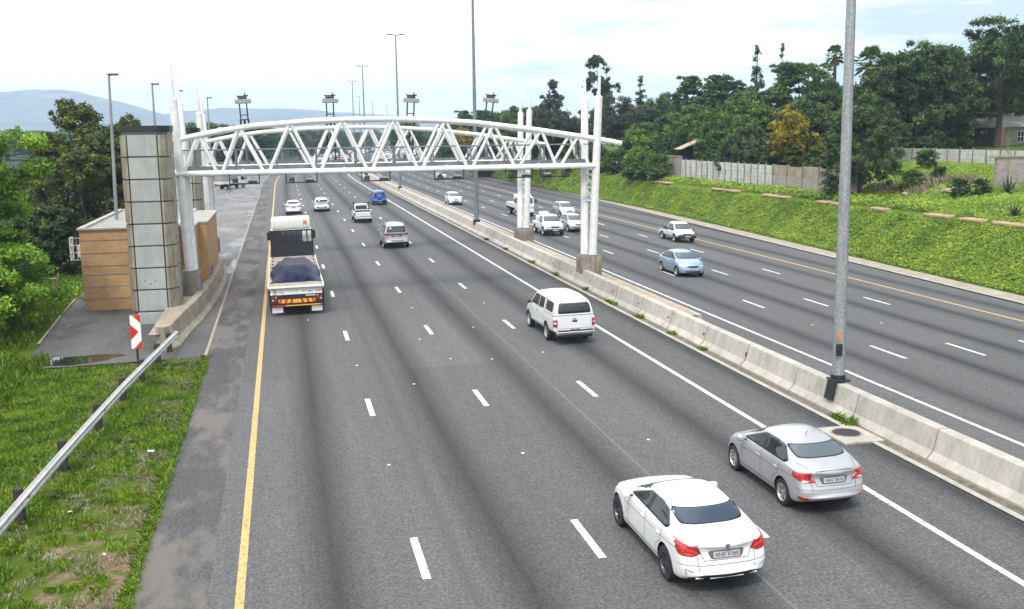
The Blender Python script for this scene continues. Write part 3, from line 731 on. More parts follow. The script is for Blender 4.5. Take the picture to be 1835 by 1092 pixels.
t = empty('equipment_building', (-4.7,61.5,0), 'narrow orange brick annex standing right of the front gantry column', 'building')
b = MB(); b.box(-.7,.15,-5.3,-3.2,.2,3.9); b.box(-.7,.62,-3.2,5.5,.2,3.9); b.build('wall', M['orange_brick'], t)
b = MB(); b.rbox(-.75,.22,-5.38,-3.25,3.9,4.02,.02); b.rbox(-.75,.70,-3.25,5.6,3.9,4.02,.02); b.build('parapet', M['kerb'], t)
b = MB()
for k in range(6): b.box(.625,.64,-2.6+k*.42,-2.6+k*.42+.2,.95,1.4)
b.build('vent', M['steel_grey'], t)
# AC cage
t = empty('ac_cage', (-10.45,57,2.35), 'white wire cage round an air conditioner on the orange building wall', 'air conditioner')
b = MB()
for x in (-.32,.33):
    for yy in (-.45,.45): b.box(x-.015,x+.015,yy-.015,yy+.015,0,1.15)
for z in (0,.38,.76,1.13):
    b.box(-.32,.33,-.465,-.435,z,z+.025); b.box(-.335,-.305,-.45,.45,z,z+.025)
for x in (-.16,0,.16): b.box(x-.006,x+.006,-.456,-.444,0,1.13)
for yy in (-.3,-.15,0,.15,.3): b.box(-.326,-.314,yy-.006,yy+.006,0,1.13)
b.build('cage', M['steel_white'], t)
b = MB(); b.rbox(.0,.33,-.3,.35,.1,.75,.03); b.build('unit', M['steel_white'], t)
# marker bollard
b = MB(); b.lathe([(0,.95),(.14,.93),(.17,.88),(.12,.84),(.11,-.1)], 14, 'z'); o = b.build('bollard', M['old_concrete'], ang=40); o.location = (-12.9,62.5,-.2)
tag(o, 'short concrete marker post on the grass left of the orange building', 'bollard')
# curved retaining barrier
base = [(-4.75,43.6),(-4.46,44.3),(-4.26,47.4),(-3.98,50.2),(-3.72,54.5),(-3.58,58.5),(-3.52,63),(-3.6,67),(-3.9,71.3),(-4.4,73.5)]
bp = []
for i in range(len(base)-1):
    for k in range(4):
        f = k/4; bp.append((base[i][0]*(1-f)+base[i+1][0]*f, base[i][1]*(1-f)+base[i+1][1]*f))
bp.append(base[-1])
prof = [(0,0),(0,.10),(-.18,.30),(-.30,.95),(-.34,.98),(-.66,.98),(-.66,0)]
V=[]
for i,(x,yy) in enumerate(bp):
    a_ = Vector(bp[max(i-1,0)]); c_ = Vector(bp[min(i+1,len(bp)-1)]); d = (c_-a_).normalized(); nrm = Vector((d.y,-d.x))
    for (u,z) in prof: V.append((x+nrm.x*u, yy+nrm.y*u, z-.1))
n=len(prof); F=[(i*n+k,i*n+(k+1)%n,(i+1)*n+(k+1)%n,(i+1)*n+k) for i in range(len(bp)-1) for k in range(n)]+[tuple(range(n)),tuple(reversed(range((len(bp)-1)*n,len(bp)*n)))]
o = link_mesh('retaining_barrier', V, F, M['old_concrete']); tag(o, 'weathered concrete barrier curving round the foot of the towers', 'concrete barrier')
bm = bmesh.new(); bm.from_mesh(o.data); bmesh.ops.recalc_face_normals(bm, faces=bm.faces); bm.to_mesh(o.data); bm.free()
b = MB(); b.box(-.002,.03,-.07,.07,-.06,.06); q = b.build('reflector', M['sign_red'], o); q.location = (-4.66,45.6,.52)
V=[(x-.5,yy,.62) for x,yy in base]+[(-5.6,yy,.62) for x,yy in base]; n=len(base)
link_mesh('raised_floor', V, [(i,i+1,n+i+1,n+i) for i in range(n-1)], M['gutter'])['kind']='structure'
V=[(-4.9,44.6,.62),(-5.6,44.6,.62),(-5.6,44.6,-.2),(-4.9,44.6,-.2)]
for k,(yy) in enumerate((49.5,53.6,57,60.5,64)):
    x = float(np.interp(yy,[p_[1] for p_ in base],[p_[0] for p_ in base])); q=copy_tree(o.children[0], o); q.location=(x-.22,yy,.52)
# kerb at the lot's left edge
strip('kerb', lambda Y: lotl(Y)-.12, lotl, 47, 60, M['gutter'], .05)
# guardrail
t = empty('guardrail', (0,0,0), 'long galvanised guardrail with dark posts crossing the left verge', 'guardrail')
GP = [(-7.3,8.0),(-6.75,16),(-6.25,21),(-6.06,24.5),(-5.92,27),(-5.66,31),(-5.38,35),(-4.95,39.8),(-4.52,44.4)]
def gx(Y): return float(np.interp(Y,[b_ for _,b_ in GP],[a for a,_ in GP]))
gp_ = [(0,.0),(.035,.04),(.085,.07),(.085,.11),(.03,.15),(.03,.17),(.085,.21),(.085,.25),(.035,.28),(0,.32),(-.012,.32),(.02,.17),(.02,.15),(-.012,0)]
ysr = [8+k*1.0 for k in range(37)]; V=[]; n=len(gp_)
for Y in ysr:
    for (u,z) in gp_: V.append((gx(Y)+u, Y, .44+z+zr(gx(Y))))
F=[(i*n+k,i*n+(k+1)%n,(i+1)*n+(k+1)%n,(i+1)*n+k) for i in range(len(ysr)-1) for k in range(n)]+[tuple(range(n)),tuple(range((len(ysr)-1)*n,len(ysr)*n))]
r_ = link_mesh('rail', V, F, M['rail_steel'], t); bm = bmesh.new(); bm.from_mesh(r_.data); bmesh.ops.recalc_face_normals(bm, faces=bm.faces); bm.to_mesh(r_.data); bm.free()
for Y in [9.6,13.4,17.2,21,24.6,28.4,32.2,35.6,38.4,41.2,43.4]:
    b = MB(); b.rbox(gx(Y)-.28,gx(Y)-.08,Y-.09,Y+.09,-.3,.70,.02); b.build('post', M['wood_post'], t)
    b = MB(); b.rbox(gx(Y)-.08,gx(Y)-.005,Y-.07,Y+.07,.36,.62,.01); b.build('spacer', M['wood_post'], t)
for Y in (19.1,24.6,32.2,38.4): 
    b = MB(); b.box(gx(Y)+.03,gx(Y)+.07,Y-.05,Y+.05,.46,.56); b.build('reflector', M['sign_red'], t)
for Y in (12,16,20,24,28,32,36,40):
    b = MB()
    for z in (.42,.56): b.lathe([(0,.0),(.02,.0),(.02,.02)], 8, 'y', (gx(Y)+.07,Y,z))
    b.build('bolt', M['steel_dark'], t)
# chevron sign
t = empty('chevron_sign', (-5.75,41.3,-.2), 'red and white chevron hazard marker on a dark post by the guardrail', 'sign')
b = MB(); b.rbox(-.04,.04,0,.06,0,.8,.01); b.build('post', M['steel_dark'], t)
b = MB(); b.box(-.19,.19,-.012,.012,.72,2.05); b.build('board', M['sign_white'], t)
def flatpoly_each(name, polys, yy, mat, parent):
    for pl in polys: flatpoly(name, [pl], yy, mat, parent)
def flatpoly(name, polys, yy, mat, parent, th=.003):
    b = MB()
    for pl in polys:
        n=len(pl); b.add([(x,yy,z) for x,z in pl]+[(x,yy-th,z) for x,z in pl],[tuple(range(n)),tuple(reversed(range(n,2*n)))]+[(i,(i+1)%n,n+(i+1)%n,n+i) for i in range(n)])
    return b.build(name, mat, parent)
cz_=1.385
flatpoly_each('chevron', [[(-.19,cz_+.30),(-.19,cz_-.30),(.10,cz_)],[(-.19,2.05),(.19,2.05),(.19,cz_+.33),(-.06,2.0)],[(.19,cz_-.33),(.19,.72),(-.19,.72),(-.06,.77)]], -.013, M['sign_red'], t)

# ------------------------------------------------------------------ walls and houses on the right bank
def precast(x, y0, y1, z0, h, label, group=None, step=1.55, mat='precast', slats=5):
    t = empty('precast_wall', (x, y0, z0), label, 'wall', group)
    n = max(1,int(round((y1-y0)/step))); s = (y1-y0)/n
    for i in range(n+1):
        b = MB(); b.rbox(-.09,.09,i*s-.07,i*s+.07,-.4,h+.05+.06*((i*7)%3),.015); b.build('post', M['plinth'], t)
    for i in range(n):
        b = MB(); hh = h/slats
        for k in range(slats): 
            d = rnd.uniform(-.02,.02); b.box(-.03+d,.03+d,i*s+.07,(i+1)*s-.07,k*hh-(.3 if k==0 else 0),(k+1)*hh-.015)
        b.build('panel', M[mat], t)
    return t
precast(46.85,94,118,2.95,2.05,'long pale precast wall with closely spaced dark posts behind the bank')
t = empty('brick_wall', (46.85,118,2.9), 'grey brick wall with a dark capping, bushes growing in front', 'wall')
b = MB(); b.box(-.12,.12,0,18.5,-.5,2.3); b.build('wall', M['grey_brick'], t); b = MB(); b.rbox(-.16,.16,-.02,18.5,2.3,2.52,.02); b.build('capping', M['plinth'], t)
t = empty('brick_wall', (46.9,79,2.9), 'low grey brick wall with wide precast slabs on top, near the dark feathery tree', 'wall')
b = MB(); b.box(-.12,.12,0,15,-.5,1.15); b.build('wall', M['grey_brick'], t); b = MB()
for k in range(5): b.box(-.06,.06,k*3+.06,k*3+2.94,1.17,2.15-.1*(k%2))
b.build('slab', M['old_concrete'], t)
for k in range(6):
    b = MB(); b.rbox(-.14,.14,k*3-.09,k*3+.09,-.4,2.2,.02); b.build('post', M['plinth'], t)
precast(46.8,137,152,2.9,2.2,'overgrown white precast wall just right of the gantry end', slats=6)
precast(63.4,73,100,4.95,1.4,'weathered precast wall along the top of the green slope', step=1.9, slats=3)
t = empty('brick_wall', (54.3,71.2,3.9), 'short pinkish brick wall with a flat coping at the right edge of the picture', 'wall')
b = MB(); b.box(0,9,0,.24,-.5,2.15); b.build('wall', M['grey_brick'], t); b = MB(); b.rbox(-.5,9.1,-.08,.32,2.15,2.32,.02); b.build('coping', M['old_concrete'], t)
def house(x, y, z, w_, d, h, roofh, wm, rm, label, rz=0, windows=()):
    t = empty('house', (x,y,z), label, 'house', None, rz)
    b = MB(); b.box(-w_/2,w_/2,-d/2,d/2,-.8,h); b.build('wall', M[wm], t)
    b = MB(); e=.4; b.add([(-w_/2-e,-d/2-e,h),(w_/2+e,-d/2-e,h),(w_/2+e,d/2+e,h),(-w_/2-e,d/2+e,h),(-w_/2-e+d*.25,0,h+roofh),(w_/2+e-d*.25,0,h+roofh)],[(0,1,5,4),(1,2,5),(2,3,4,5),(3,0,4),(3,2,1,0)]); b.build('roof', M[rm], t)
    for (wx,wz,ww,wh) in windows:
        b = MB(); b.m=0; b.box(wx,wx+ww,-d/2-.04,-d/2+.02,wz,wz+wh); b.m=1
        for k in range(4): b.box(wx+ww*k/3-.02,wx+ww*k/3+.02,-d/2-.06,-d/2-.042,wz,wz+wh)
        for k in range(3): b.box(wx,wx+ww,-d/2-.066,-d/2-.061,wz+wh*k/2-.02,wz+wh*k/2+.02)
        b.build('window', [M['glass_dark'], M['steel_white']], t)
    return t
house(90,112,6.0,15,9,2.3,1.7,'plaster_grey','plaster_pale','low grey house behind the large dark trees at the right edge', 0, ((-5.5,.6,1.3,1.2),(1.6,.5,1.6,1.4)))
b = MB(); b.box(-.35,.35,-.15,.15,-.8,2.4); o = b.build('gate_pillar', M['plaster_orange']); o.location=(81.9,107,6); tag(o,'orange painted pillar at the corner of the low grey house','pillar')
house(83,129,6.0,5,6,2.3,1.5,'plaster_orange','tile_red','orange house with a red tiled roof glimpsed between dark trees', 0, ((1.3,.5,1.1,1.4),))
t = empty('shed', (49.0,119.5,5.4), 'rusty sheet-metal shed roof rising over the wall corner', 'shed')
b = MB(); b.add([(-2.1,-1.2,.75),(.6,-1.2,1.85),(.9,1.6,1.85),(-1.9,1.6,.75),(-2.1,-1.2,.81),(.6,-1.2,1.91),(.9,1.6,1.91),(-1.9,1.6,.81)],[(0,1,2,3),(4,7,6,5),(0,4,5,1),(1,5,6,2),(2,6,7,3),(3,7,4,0)]); b.build('roof', M['rust_roof'], t)
b = MB(); b.box(-1.5,-1.42,-1,-.92,-2,.95); b.box(.4,.48,-1,-.92,-2,1.7); b.box(-1.3,.5,1.3,1.4,-2,1.1); b.build('wall', M['steel_dark'], t)
for (x,yy,zz,l) in ((56,470,0,'far house with a pinkish red roof seen through the middle of the truss'),(78,500,0,'far long house with a red roof seen through the right half of the truss')):
    house(x+off(yy),yy,zz+2,18 if yy<480 else 26,9,3.2,3.0,'plaster_pale','tile_red',l)
# patchy earth drain above the bank
k = 0; yy = 47.
while yy < 126:
    ln = rnd.uniform(2.0,3.6)
    V=[];n_=6
    for (ux,uy) in ((-.5,0),(.1,-.08),(.55,.1),(.5,.8),(.0,1.02),(-.45,.9)):
        V.append((44.55+ux*.95*rnd.uniform(.8,1.2), yy+ln*uy*rnd.uniform(.9,1.1), terr(44.5,yy)+.02+.05*ux+rnd.uniform(0,.04)))
    if rnd.random() < .62:
        o = link_mesh('drain_slab', V+[(v[0],v[1],v[2]-.12) for v in V], [tuple(range(n_)),tuple(reversed(range(n_,2*n_)))]+[(i,(i+1)%n_,n_+(i+1)%n_,n_+i) for i in range(n_)], M['fill'])
        tag(o, 'broken tan concrete slab of the old drain along the top of the bank', 'concrete slab', 'broken drain slabs on the bank top')
    k += 1; yy += ln+rnd.uniform(.1,1.5)
# ------------------------------------------------------------------ vehicles
def interp(x, L, k): return float(np.interp(x, [p_[0] for p_ in L], [p_[k] for p_ in L]))
def body_mesh(sp, lv=2):
    """sp: L, stations=[(x, bot, half, belt, top, roofr)], tumble, rear/front fascia, curvature"""
    st = sp['st']; rings = []
    for (x, b, h, mm, T) in st:
        gh = T-mm; tum = sp.get('tum', .32); r = min(sp.get('rr', .13), .42*gh+.035); yb = h*.955; yr = yb - tum*gh; c = .045 if gh > .2 else .03
        if gh < .15: yr = yb-.03
        pts = [(0,b),(h*.8,b),(h*.955,b+.02),(h*.99,b+.14),(h*1.0,b+.36*(mm-b)),(h*1.0,b+.64*(mm-b)),(h*.993,mm-.13*(mm-b)),(yb,mm),((yb*.5+yr*.5),mm+(T-r-mm)*.5),(yr,T-r),(yr-r*.35,T-r*.28),(yr-r*1.25,T+c*.15),((yr-r)*.5,T+c*.8),(0,T+c)]
        rings.append((x, pts))
    L2 = sp['L']/2; V=[];n=len(rings[0][1]); m_=2*n-2
    def addring(x, pts, sc=1., zc=0.):
        full = [(yy,z) for yy,z in pts] + [(-yy,z) for yy,z in reversed(pts[1:-1])]
        for (yy,z) in full: V.append([x, yy*sc, zc+(z-zc)*sc])
    def zc_of(pts): return (pts[0][1]+pts[-1][1])*.5
    addring(rings[0][0], rings[0][1], .72, zc_of(rings[0][1]))
    for x,pts in rings: addring(x, pts)
    addring(rings[-1][0], rings[-1][1], .72, zc_of(rings[-1][1]))
    nr = len(rings)+2; F=[(i*m_+k,i*m_+(k+1)%m_,(i+1)*m_+(k+1)%m_,(i+1)*m_+k) for i in range(nr-1) for k in range(m_)]
    for base in (0, (nr-1)*m_):
        for i in range(n-1):
            a = base+i; bq = base+i+1; cq = base+(m_-i-1)%m_ if i+1 < n-1 else base+i+1; dq = base+(m_-i)%m_
            q = [a,bq,cq,dq]; u=[]
            for v in q:
                if v not in u: u.append(v)
            if len(u) >= 3: F.append(tuple(u))
    # end shaping
    for v in V:
        x,yy,z = v
        for s,key in ((1,'front'),(-1,'rear')):
            d = s*x - (L2-.75)
            if d > 0:
                t = min(1,d/.75); t = t*t; fa = sp.get(key, [(0,0),(2,0)]); cv = sp.get('cv'+key, .22); h = max(.3, interp(s*(L2-.3), st, 2))
                v[0] -= s*t*(cv*(min(1.1,abs(yy)/h))**2.6 + float(np.interp(z, [a for a,_ in fa], [b for _,b in fa])))
    me = D.meshes.new('body'); me.from_pydata([tuple(v) for v in V], [], F); o = D.objects.new('body', me); COL.objects.link(o)
    bm = bmesh.new(); bm.from_mesh(me); bmesh.ops.recalc_face_normals(bm, faces=bm.faces); bm.to_mesh(me); bm.free()
    md = o.modifiers.new('s','SUBSURF'); md.levels = lv; md.render_levels = lv
    me2 = D.meshes.new_from_object(o.evaluated_get(bpy.context.evaluated_depsgraph_get())); o.modifiers.clear(); o.data = me2; D.meshes.remove(me)
    return o
def smoothpoly(pts, r=.04, n=4, seg=.08):
    out = []; N_ = len(pts)
    for i in range(N_):
        a = Vector(pts[i-1]); b = Vector(pts[i]); c = Vector(pts[(i+1)%N_]); d1 = (a-b); d2 = (c-b); rr = min(r, d1.length*.45, d2.length*.45)
        p1 = b+d1.normalized()*rr; p2 = b+d2.normalized()*rr
        for k in range(n+1): t=k/n; out.append(p1*(1-t)**2+b*2*t*(1-t)+p2*t*t)
    res = []
    for i in range(len(out)):
        a = out[i]; b = out[(i+1)%len(out)]; m_ = max(1,int((b-a).length/seg))
        for k in range(m_): res.append(a+(b-a)*k/m_)
    return res
class Skin:
    def __init__(s, obj): 
        s.minw = .52
        s.bvh = BVHTree.FromObject(obj, bpy.context.evaluated_depsgraph_get())
    def hit(s, d, a, b):
        if d == 'L': o, v = Vector((a,3,b)), Vector((0,-1,0))
        elif d == 'R': o, v = Vector((a,-3,b)), Vector((0,1,0))
        elif d == 'rear': o, v = Vector((-8,a,b)), Vector((1,0,0))
        elif d == 'front': o, v = Vector((8,a,b)), Vector((-1,0,0))
        else: o, v = Vector((a,b,5)), Vector((0,0,-1))
        h = s.bvh.ray_cast(o, v)
        if d in 'LR' and h[0] is not None and abs(h[0].y) < s.minw: return (None,None,None,None)
        return h
    def patch(s, name, d, poly, mat, parent, lift=.004, rings=8, r=.04, mirror=False, seg=.05):
        lift = lift+.004
        bd = smoothpoly(poly, r, seg=seg); c = sum(bd, Vector((0,0)))/len(bd); V=[]; ok=True; n=len(bd)
        last = None
        for k in range(rings+1):
            f = 1-k/rings if k < rings else .0
            for p_ in (bd if k < rings else [c]):
                for tr in range(14):
                    q = c+(p_-c)*f*(1-tr*.03); h = s.hit(d, q.x, q.y)
                    if h[0] is not None and abs(h[1][1 if d in 'LR' else 0 if d in ('rear','front') else 2]) > .12: break
                if h[0] is None: h = last or (Vector((0,0,0)), Vector((0,0,1)),0,0)
                last = h; nn = h[1]
                V.append(h[0]+nn*lift)
        F=[(k*n+i,k*n+(i+1)%n,(k+1)*n+(i+1)%n,(k+1)*n+i) for k in range(rings-1) for i in range(n)]+[((rings-1)*n+i,(rings-1)*n+(i+1)%n,rings*n) for i in range(n)]
        # rim turned back into the body
        b0=len(V)
        for i in range(n): V.append(V[i]+(V[rings*n]-V[i]).normalized()*.001)
        dv = {'L':Vector((0,-1,0)),'R':Vector((0,1,0)),'rear':Vector((1,0,0)),'front':Vector((-1,0,0))}.get(d, Vector((0,0,-1)))
        for i in range(n): V[b0+i] = V[i]+dv*.012
        F += [(i,b0+i,b0+(i+1)%n,(i+1)%n) for i in range(n)]
        return link_mesh(name, V, F, mat, parent, smooth=True)
    def ribbon(s, name, d, pts, w_, mat, parent, lift=.005, seg=.035):
        P=[]
        for i in range(len(pts)-1):
            a=Vector(pts[i]);b=Vector(pts[i+1]);m_=max(1,int((b-a).length/seg))
            for k in range(m_): P.append(a+(b-a)*k/m_)
        P.append(Vector(pts[-1])); V=[];F=[]
        for i,p_ in enumerate(P):
            t=(P[min(i+1,len(P)-1)]-P[max(i-1,0)]).normalized(); nn=Vector((-t.y,t.x))*w_/2
            for q in (p_-nn,p_+nn):
                h=s.hit(d,q.x,q.y)
                if h[0] is None: h=s.hit(d,p_.x,p_.y)
                V.append((h[0]+h[1]*lift) if h[0] is not None else (V[-2] if len(V)>1 else Vector((0,0,0))))
        F=[(2*i,2*i+1,2*i+3,2*i+2) for i in range(len(P)-1)]
        return link_mesh(name, V, F, mat, parent, smooth=True)
tyre_cache = {}
def wheel(x, y, r, wd, side, rimmat, parent, spokes=5):
    key=(r,wd,rimmat,spokes)
    if key not in tyre_cache:
        b = MB(); b.lathe([(r*.66,-wd*.46),(r*.80,-wd*.5),(r*.94,-wd*.48),(r,-wd*.36),(r,wd*.36),(r*.94,wd*.48),(r*.80,wd*.5),(r*.66,wd*.46),(r*.64,0),(r*.66,-wd*.46)], 32, 'y'); to = b.build('wheel', M['tyre'], None, ang=40)
        b = MB(); b.lathe([(r*.68,wd*.47),(r*.63,wd*.49),(r*.60,wd*.40),(r*.58,wd*.1)], 32, 'y')
        b.lathe([(0,wd*.36),(r*.13,wd*.36),(r*.17,wd*.28),(r*.16,wd*.1)], 20, 'y')
        for k in range(spokes):
            for dd in ((-.16,.16) if spokes==5 else (0,)):
                th = 2*math.pi*k/spokes; c0 = Vector((math.cos(th+dd*.4)*r*.12, 0, math.sin(th+dd*.4)*r*.12)); c1 = Vector((math.cos(th+dd)*r*.61, 0, math.sin(th+dd)*r*.61))
                t = (c1-c0).normalized(); s_ = Vector((-t.z,0,t.x)); w0=r*.055; w1=r*(.05 if spokes==5 else .07)
                v=[]
                for c_,ww,yy in ((c0,w0,wd*.34),(c1,w1,wd*.42)):
                    for sg in (-1,1):
                        for dy in (0,-wd*.14): v.append(c_+s_*ww*sg+Vector((0,yy+dy,0)))
                b.add(v, [(0,2,6,4),(1,5,7,3),(0,4,5,1),(2,3,7,6),(0,1,3,2),(4,6,7,5)])
        ri = b.build('rim', M[rimmat], None, ang=35)
        b = MB(); b.lathe([(0,wd*.12),(r*.6,wd*.12),(r*.6,wd*.1)], 24, 'y'); dk = b.build('brake_disc', M['trim_black'], None)
        ri.parent = to; dk.parent = to; tyre_cache[key] = to; o = to
    else: 
        o = copy_tree(tyre_cache[key])
    o.parent = parent; o.location = (x, y, r); o.rotation_euler = (0, rnd.uniform(0,6), 0) if side > 0 else (0, rnd.uniform(0,6), math.pi)
    return o
def arch_cut(body, xs_, r, hw, inner=.30, rr=None):
    """open the wheel wells and line them dark"""
    me = body.data; me.materials.append(M['trim_black'])
    for x in xs_:
        for s in (1,-1):
            b = MB(); y0 = s*(hw-inner); y1 = s*(hw+.25)
            zc_ = (rr or r)-.045; ya, yb_ = min(y0,y1), max(y0,y1); nn_ = 40
            b.add([(x+r*math.cos(2*math.pi*k/nn_), yv, zc_+r*math.sin(2*math.pi*k/nn_)) for yv in (ya,yb_) for k in range(nn_)], [tuple(range(nn_)), tuple(reversed(range(nn_,2*nn_)))]+[(k,(k+1)%nn_,nn_+(k+1)%nn_,nn_+k) for k in range(nn_)]); c = b.build('cut', M['trim_black'])
            c.parent = body.parent
            md = body.modifiers.new('b','BOOLEAN'); md.operation='DIFFERENCE'; md.object=c; md.solver='EXACT'
            me2 = D.meshes.new_from_object(body.evaluated_get(bpy.context.evaluated_depsgraph_get())); body.modifiers.clear(); body.data = me2; D.objects.remove(c)
    idx=None
    mats = body.data.materials; 
    while len(mats) < 2: mats.append(M['trim_black'])
    vs = body.data.vertices
    for pl in body.data.polygons:
        c = pl.center; dark = False
        for x in xs_:
            d = math.hypot(c.x-x, c.z-((rr or r)-.045))
            if d < r+.1 and all(math.hypot(vs[i].co.x-x, vs[i].co.z-((rr or r)-.045)) < r+.004 and abs(vs[i].co.y) > hw-inner-.02 for i in pl.vertices): dark = True
        if dark: pl.material_index = 1
    
def box_cut(body, x0,x1,y0,y1,z0,z1, mat='trim_black'):
    b = MB(); b.rbox(x0,x1,y0,y1,z0,z1,.03); c = b.build('cut', M[mat]); c.parent = body.parent
    md = body.modifiers.new('b','BOOLEAN'); md.operation='DIFFERENCE'; md.object=c; md.solver='EXACT'
    me2 = D.meshes.new_from_object(body.evaluated_get(bpy.context.evaluated_depsgraph_get())); body.modifiers.clear(); body.data = me2; D.objects.remove(c)
def place_box(skin, name, d, a, b, sx, sz, th, mat, parent, r=.01, mats=None):
    h = skin.hit(d, a, b)
    if h[0] is None: return None
    mb = MB()
    if d in ('rear','front'):
        s = -1 if d == 'rear' else 1; mb.rbox(-th,th,-sx/2,sx/2,-sz/2,sz/2,r); o = mb.build(name, M[mat], parent); o.location = h[0]; nx_ = h[1]; o.rotation_euler = (0, -s*math.asin(max(-1,min(1,nx_.z)))*1.0, 0)
    else:
        mb.rbox(-sx/2,sx/2,-th,th,-sz/2,sz/2,r); o = mb.build(name, M[mat], parent); o.location = h[0]
    return o
def plate(skin, d, z, parent, y=0, w_=.50, hgt=.115, ink=True):
    h = skin.hit(d, y, z)
    if h[0] is None: return
    s = -1 if d=='rear' else 1
    mb = MB(); mb.rbox(-.008,.008,-w_/2,w_/2,-hgt/2,hgt/2,.006); o = mb.build('number_plate', M['plate'], parent); o.location = h[0]+Vector((s*.02,0,0)); o.rotation_euler = (0, -s*math.asin(max(-.8,min(.8,h[1].z))), 0)
    if ink:
        b = MB(); x = -w_/2+.035
        while x < w_/2-.05:
            if not (-.03 < x < .0): 
                b.box(s*.009,s*.0105,x,x+.012,-.035,.035); b.box(s*.009,s*.0105,x+.014,x+.036,.022 if int(x*97)%2 else -.006,.034 if int(x*97)%2 else .008)
                if int(x*53)%2: b.box(s*.009,s*.0105,x+.03,x+.04,-.035,.02)
            x += .052
        b.build('plate_mark', M['plate_ink'], o)
    return o
def prof_sedan(L, W, H, wb, fo, hood=.70, decklid=1.02, roofx=(-.75,.35), bot=.20, belt=.93, deck=True, noseh=.66, wsx=None, reary=None, cowl=.98):
    """stations rear -> front for a three-box or two-box car; axle x: front = L/2-fo, rear = front-wb"""
    h = W/2; l = L/2; xf = l-fo; xr = xf-wb
    rx, fx = roofx; wsx = wsx if wsx is not None else fx+.78
    T = []
    if deck:
        T = [(-l, decklid-.06),(-l+.12,decklid+.0),(-l+.35, decklid+.02),(rx-.78, decklid+.04),(rx-.70,decklid+.075),(rx-.38,(decklid+H)*.5+.035),(rx,H-.045),(rx+.35,H-.008),((rx+fx)/2+.15,H),(fx,H-.04),(fx+(wsx-fx)*.5,(H+cowl)*.5+.015),(wsx-.03,cowl+.03),(wsx+.1,cowl-.012),(xf,hood+.21),(l-.38,hood+.10),(l-.12,noseh+.03),(l,noseh-.06)]
    else:
        ry = reary or .25
        T = [(-l, belt+.10),(-l+.06,belt+.22),(-l+ry*.55,(belt+H)*.5+.12),(-l+ry,H-.10),(-l+ry+.22,H-.04),(rx+.3,H-.01),((rx+fx)/2+.2,H),(fx,H-.04),(fx+(wsx-fx)*.5,(H+cowl)*.5+.015),(wsx-.03,cowl+.03),(wsx+.1,cowl-.012),(xf,hood+.21),(l-.38,hood+.10),(l-.12,noseh+.03),(l,noseh-.06)]
    HW = [(-l,h*.90),(-l+.35,h*.965),(xr,h),(xr+.5,h*.985),(0,h*.98),(xf-.5,h*.985),(xf,h*.995),(l-.35,h*.95),(l,h*.84)]
    BL = [(-l,(decklid-.12) if deck else belt+.02),(-l+.3,(decklid-.05) if deck else belt+.04),(rx-.5,belt+.05),(0,belt),(wsx,belt-.02),(xf,hood+.13),(l-.35,hood+.01),(l,noseh-.14)]
    BT = [(-l,bot+.16),(-l+.3,bot+.03),(xr,bot),(xf,bot-.02),(l-.3,bot),(l,bot+.06)]
    xs_ = sorted(set([round(a,3) for a,_ in T] + [round(xr,3), round(xf-.45,3), -.1]))
    xs_ = [x for i,x in enumerate(xs_) if i == 0 or x-xs_[i-1] > .05]
    st = []
    for x in xs_:
        st.append((x, float(np.interp(x,*zip(*BT))), float(np.interp(x,*zip(*HW))), float(np.interp(x,*zip(*BL))), float(np.interp(x,*zip(*T)))))
    return st, xf, xr
def car_root(name, x, y, label, cat, toward, group=None, rz=None):
    t = empty(name, (x+off(y), y, zr(x)), label, cat, group)
    if rz is None: rz = -math.pi/2 if toward else math.pi/2
    sl = math.atan(.0173 if x < 16 else -.025)
    t.rotation_euler = (0, -sl, 0)
    t.rotation_euler = (Matrix.Rotation(-sl,3,'Y') @ Matrix.Rotation(rz,3,'Z')).to_euler()
    return t
def mirrors(skin, x, z, hw, parent, mat, s=1.):
    for sd in (1,-1):
        b = MB(); b.rbox(-.07,.07,sd*(hw+.03) if sd>0 else sd*(hw+.03)-.16, sd*(hw+.03)+.16 if sd>0 else sd*(hw+.03), -.06,.07,.04,3); b.m=1; b.tube([(0,sd*(hw-.10),-.04),(0,sd*(hw+.08),-.02)], .022, 6)
        o = b.build('wing_mirror', [M[mat], M['trim_black']], parent, ang=50); o.location = (x,0,z-.04)
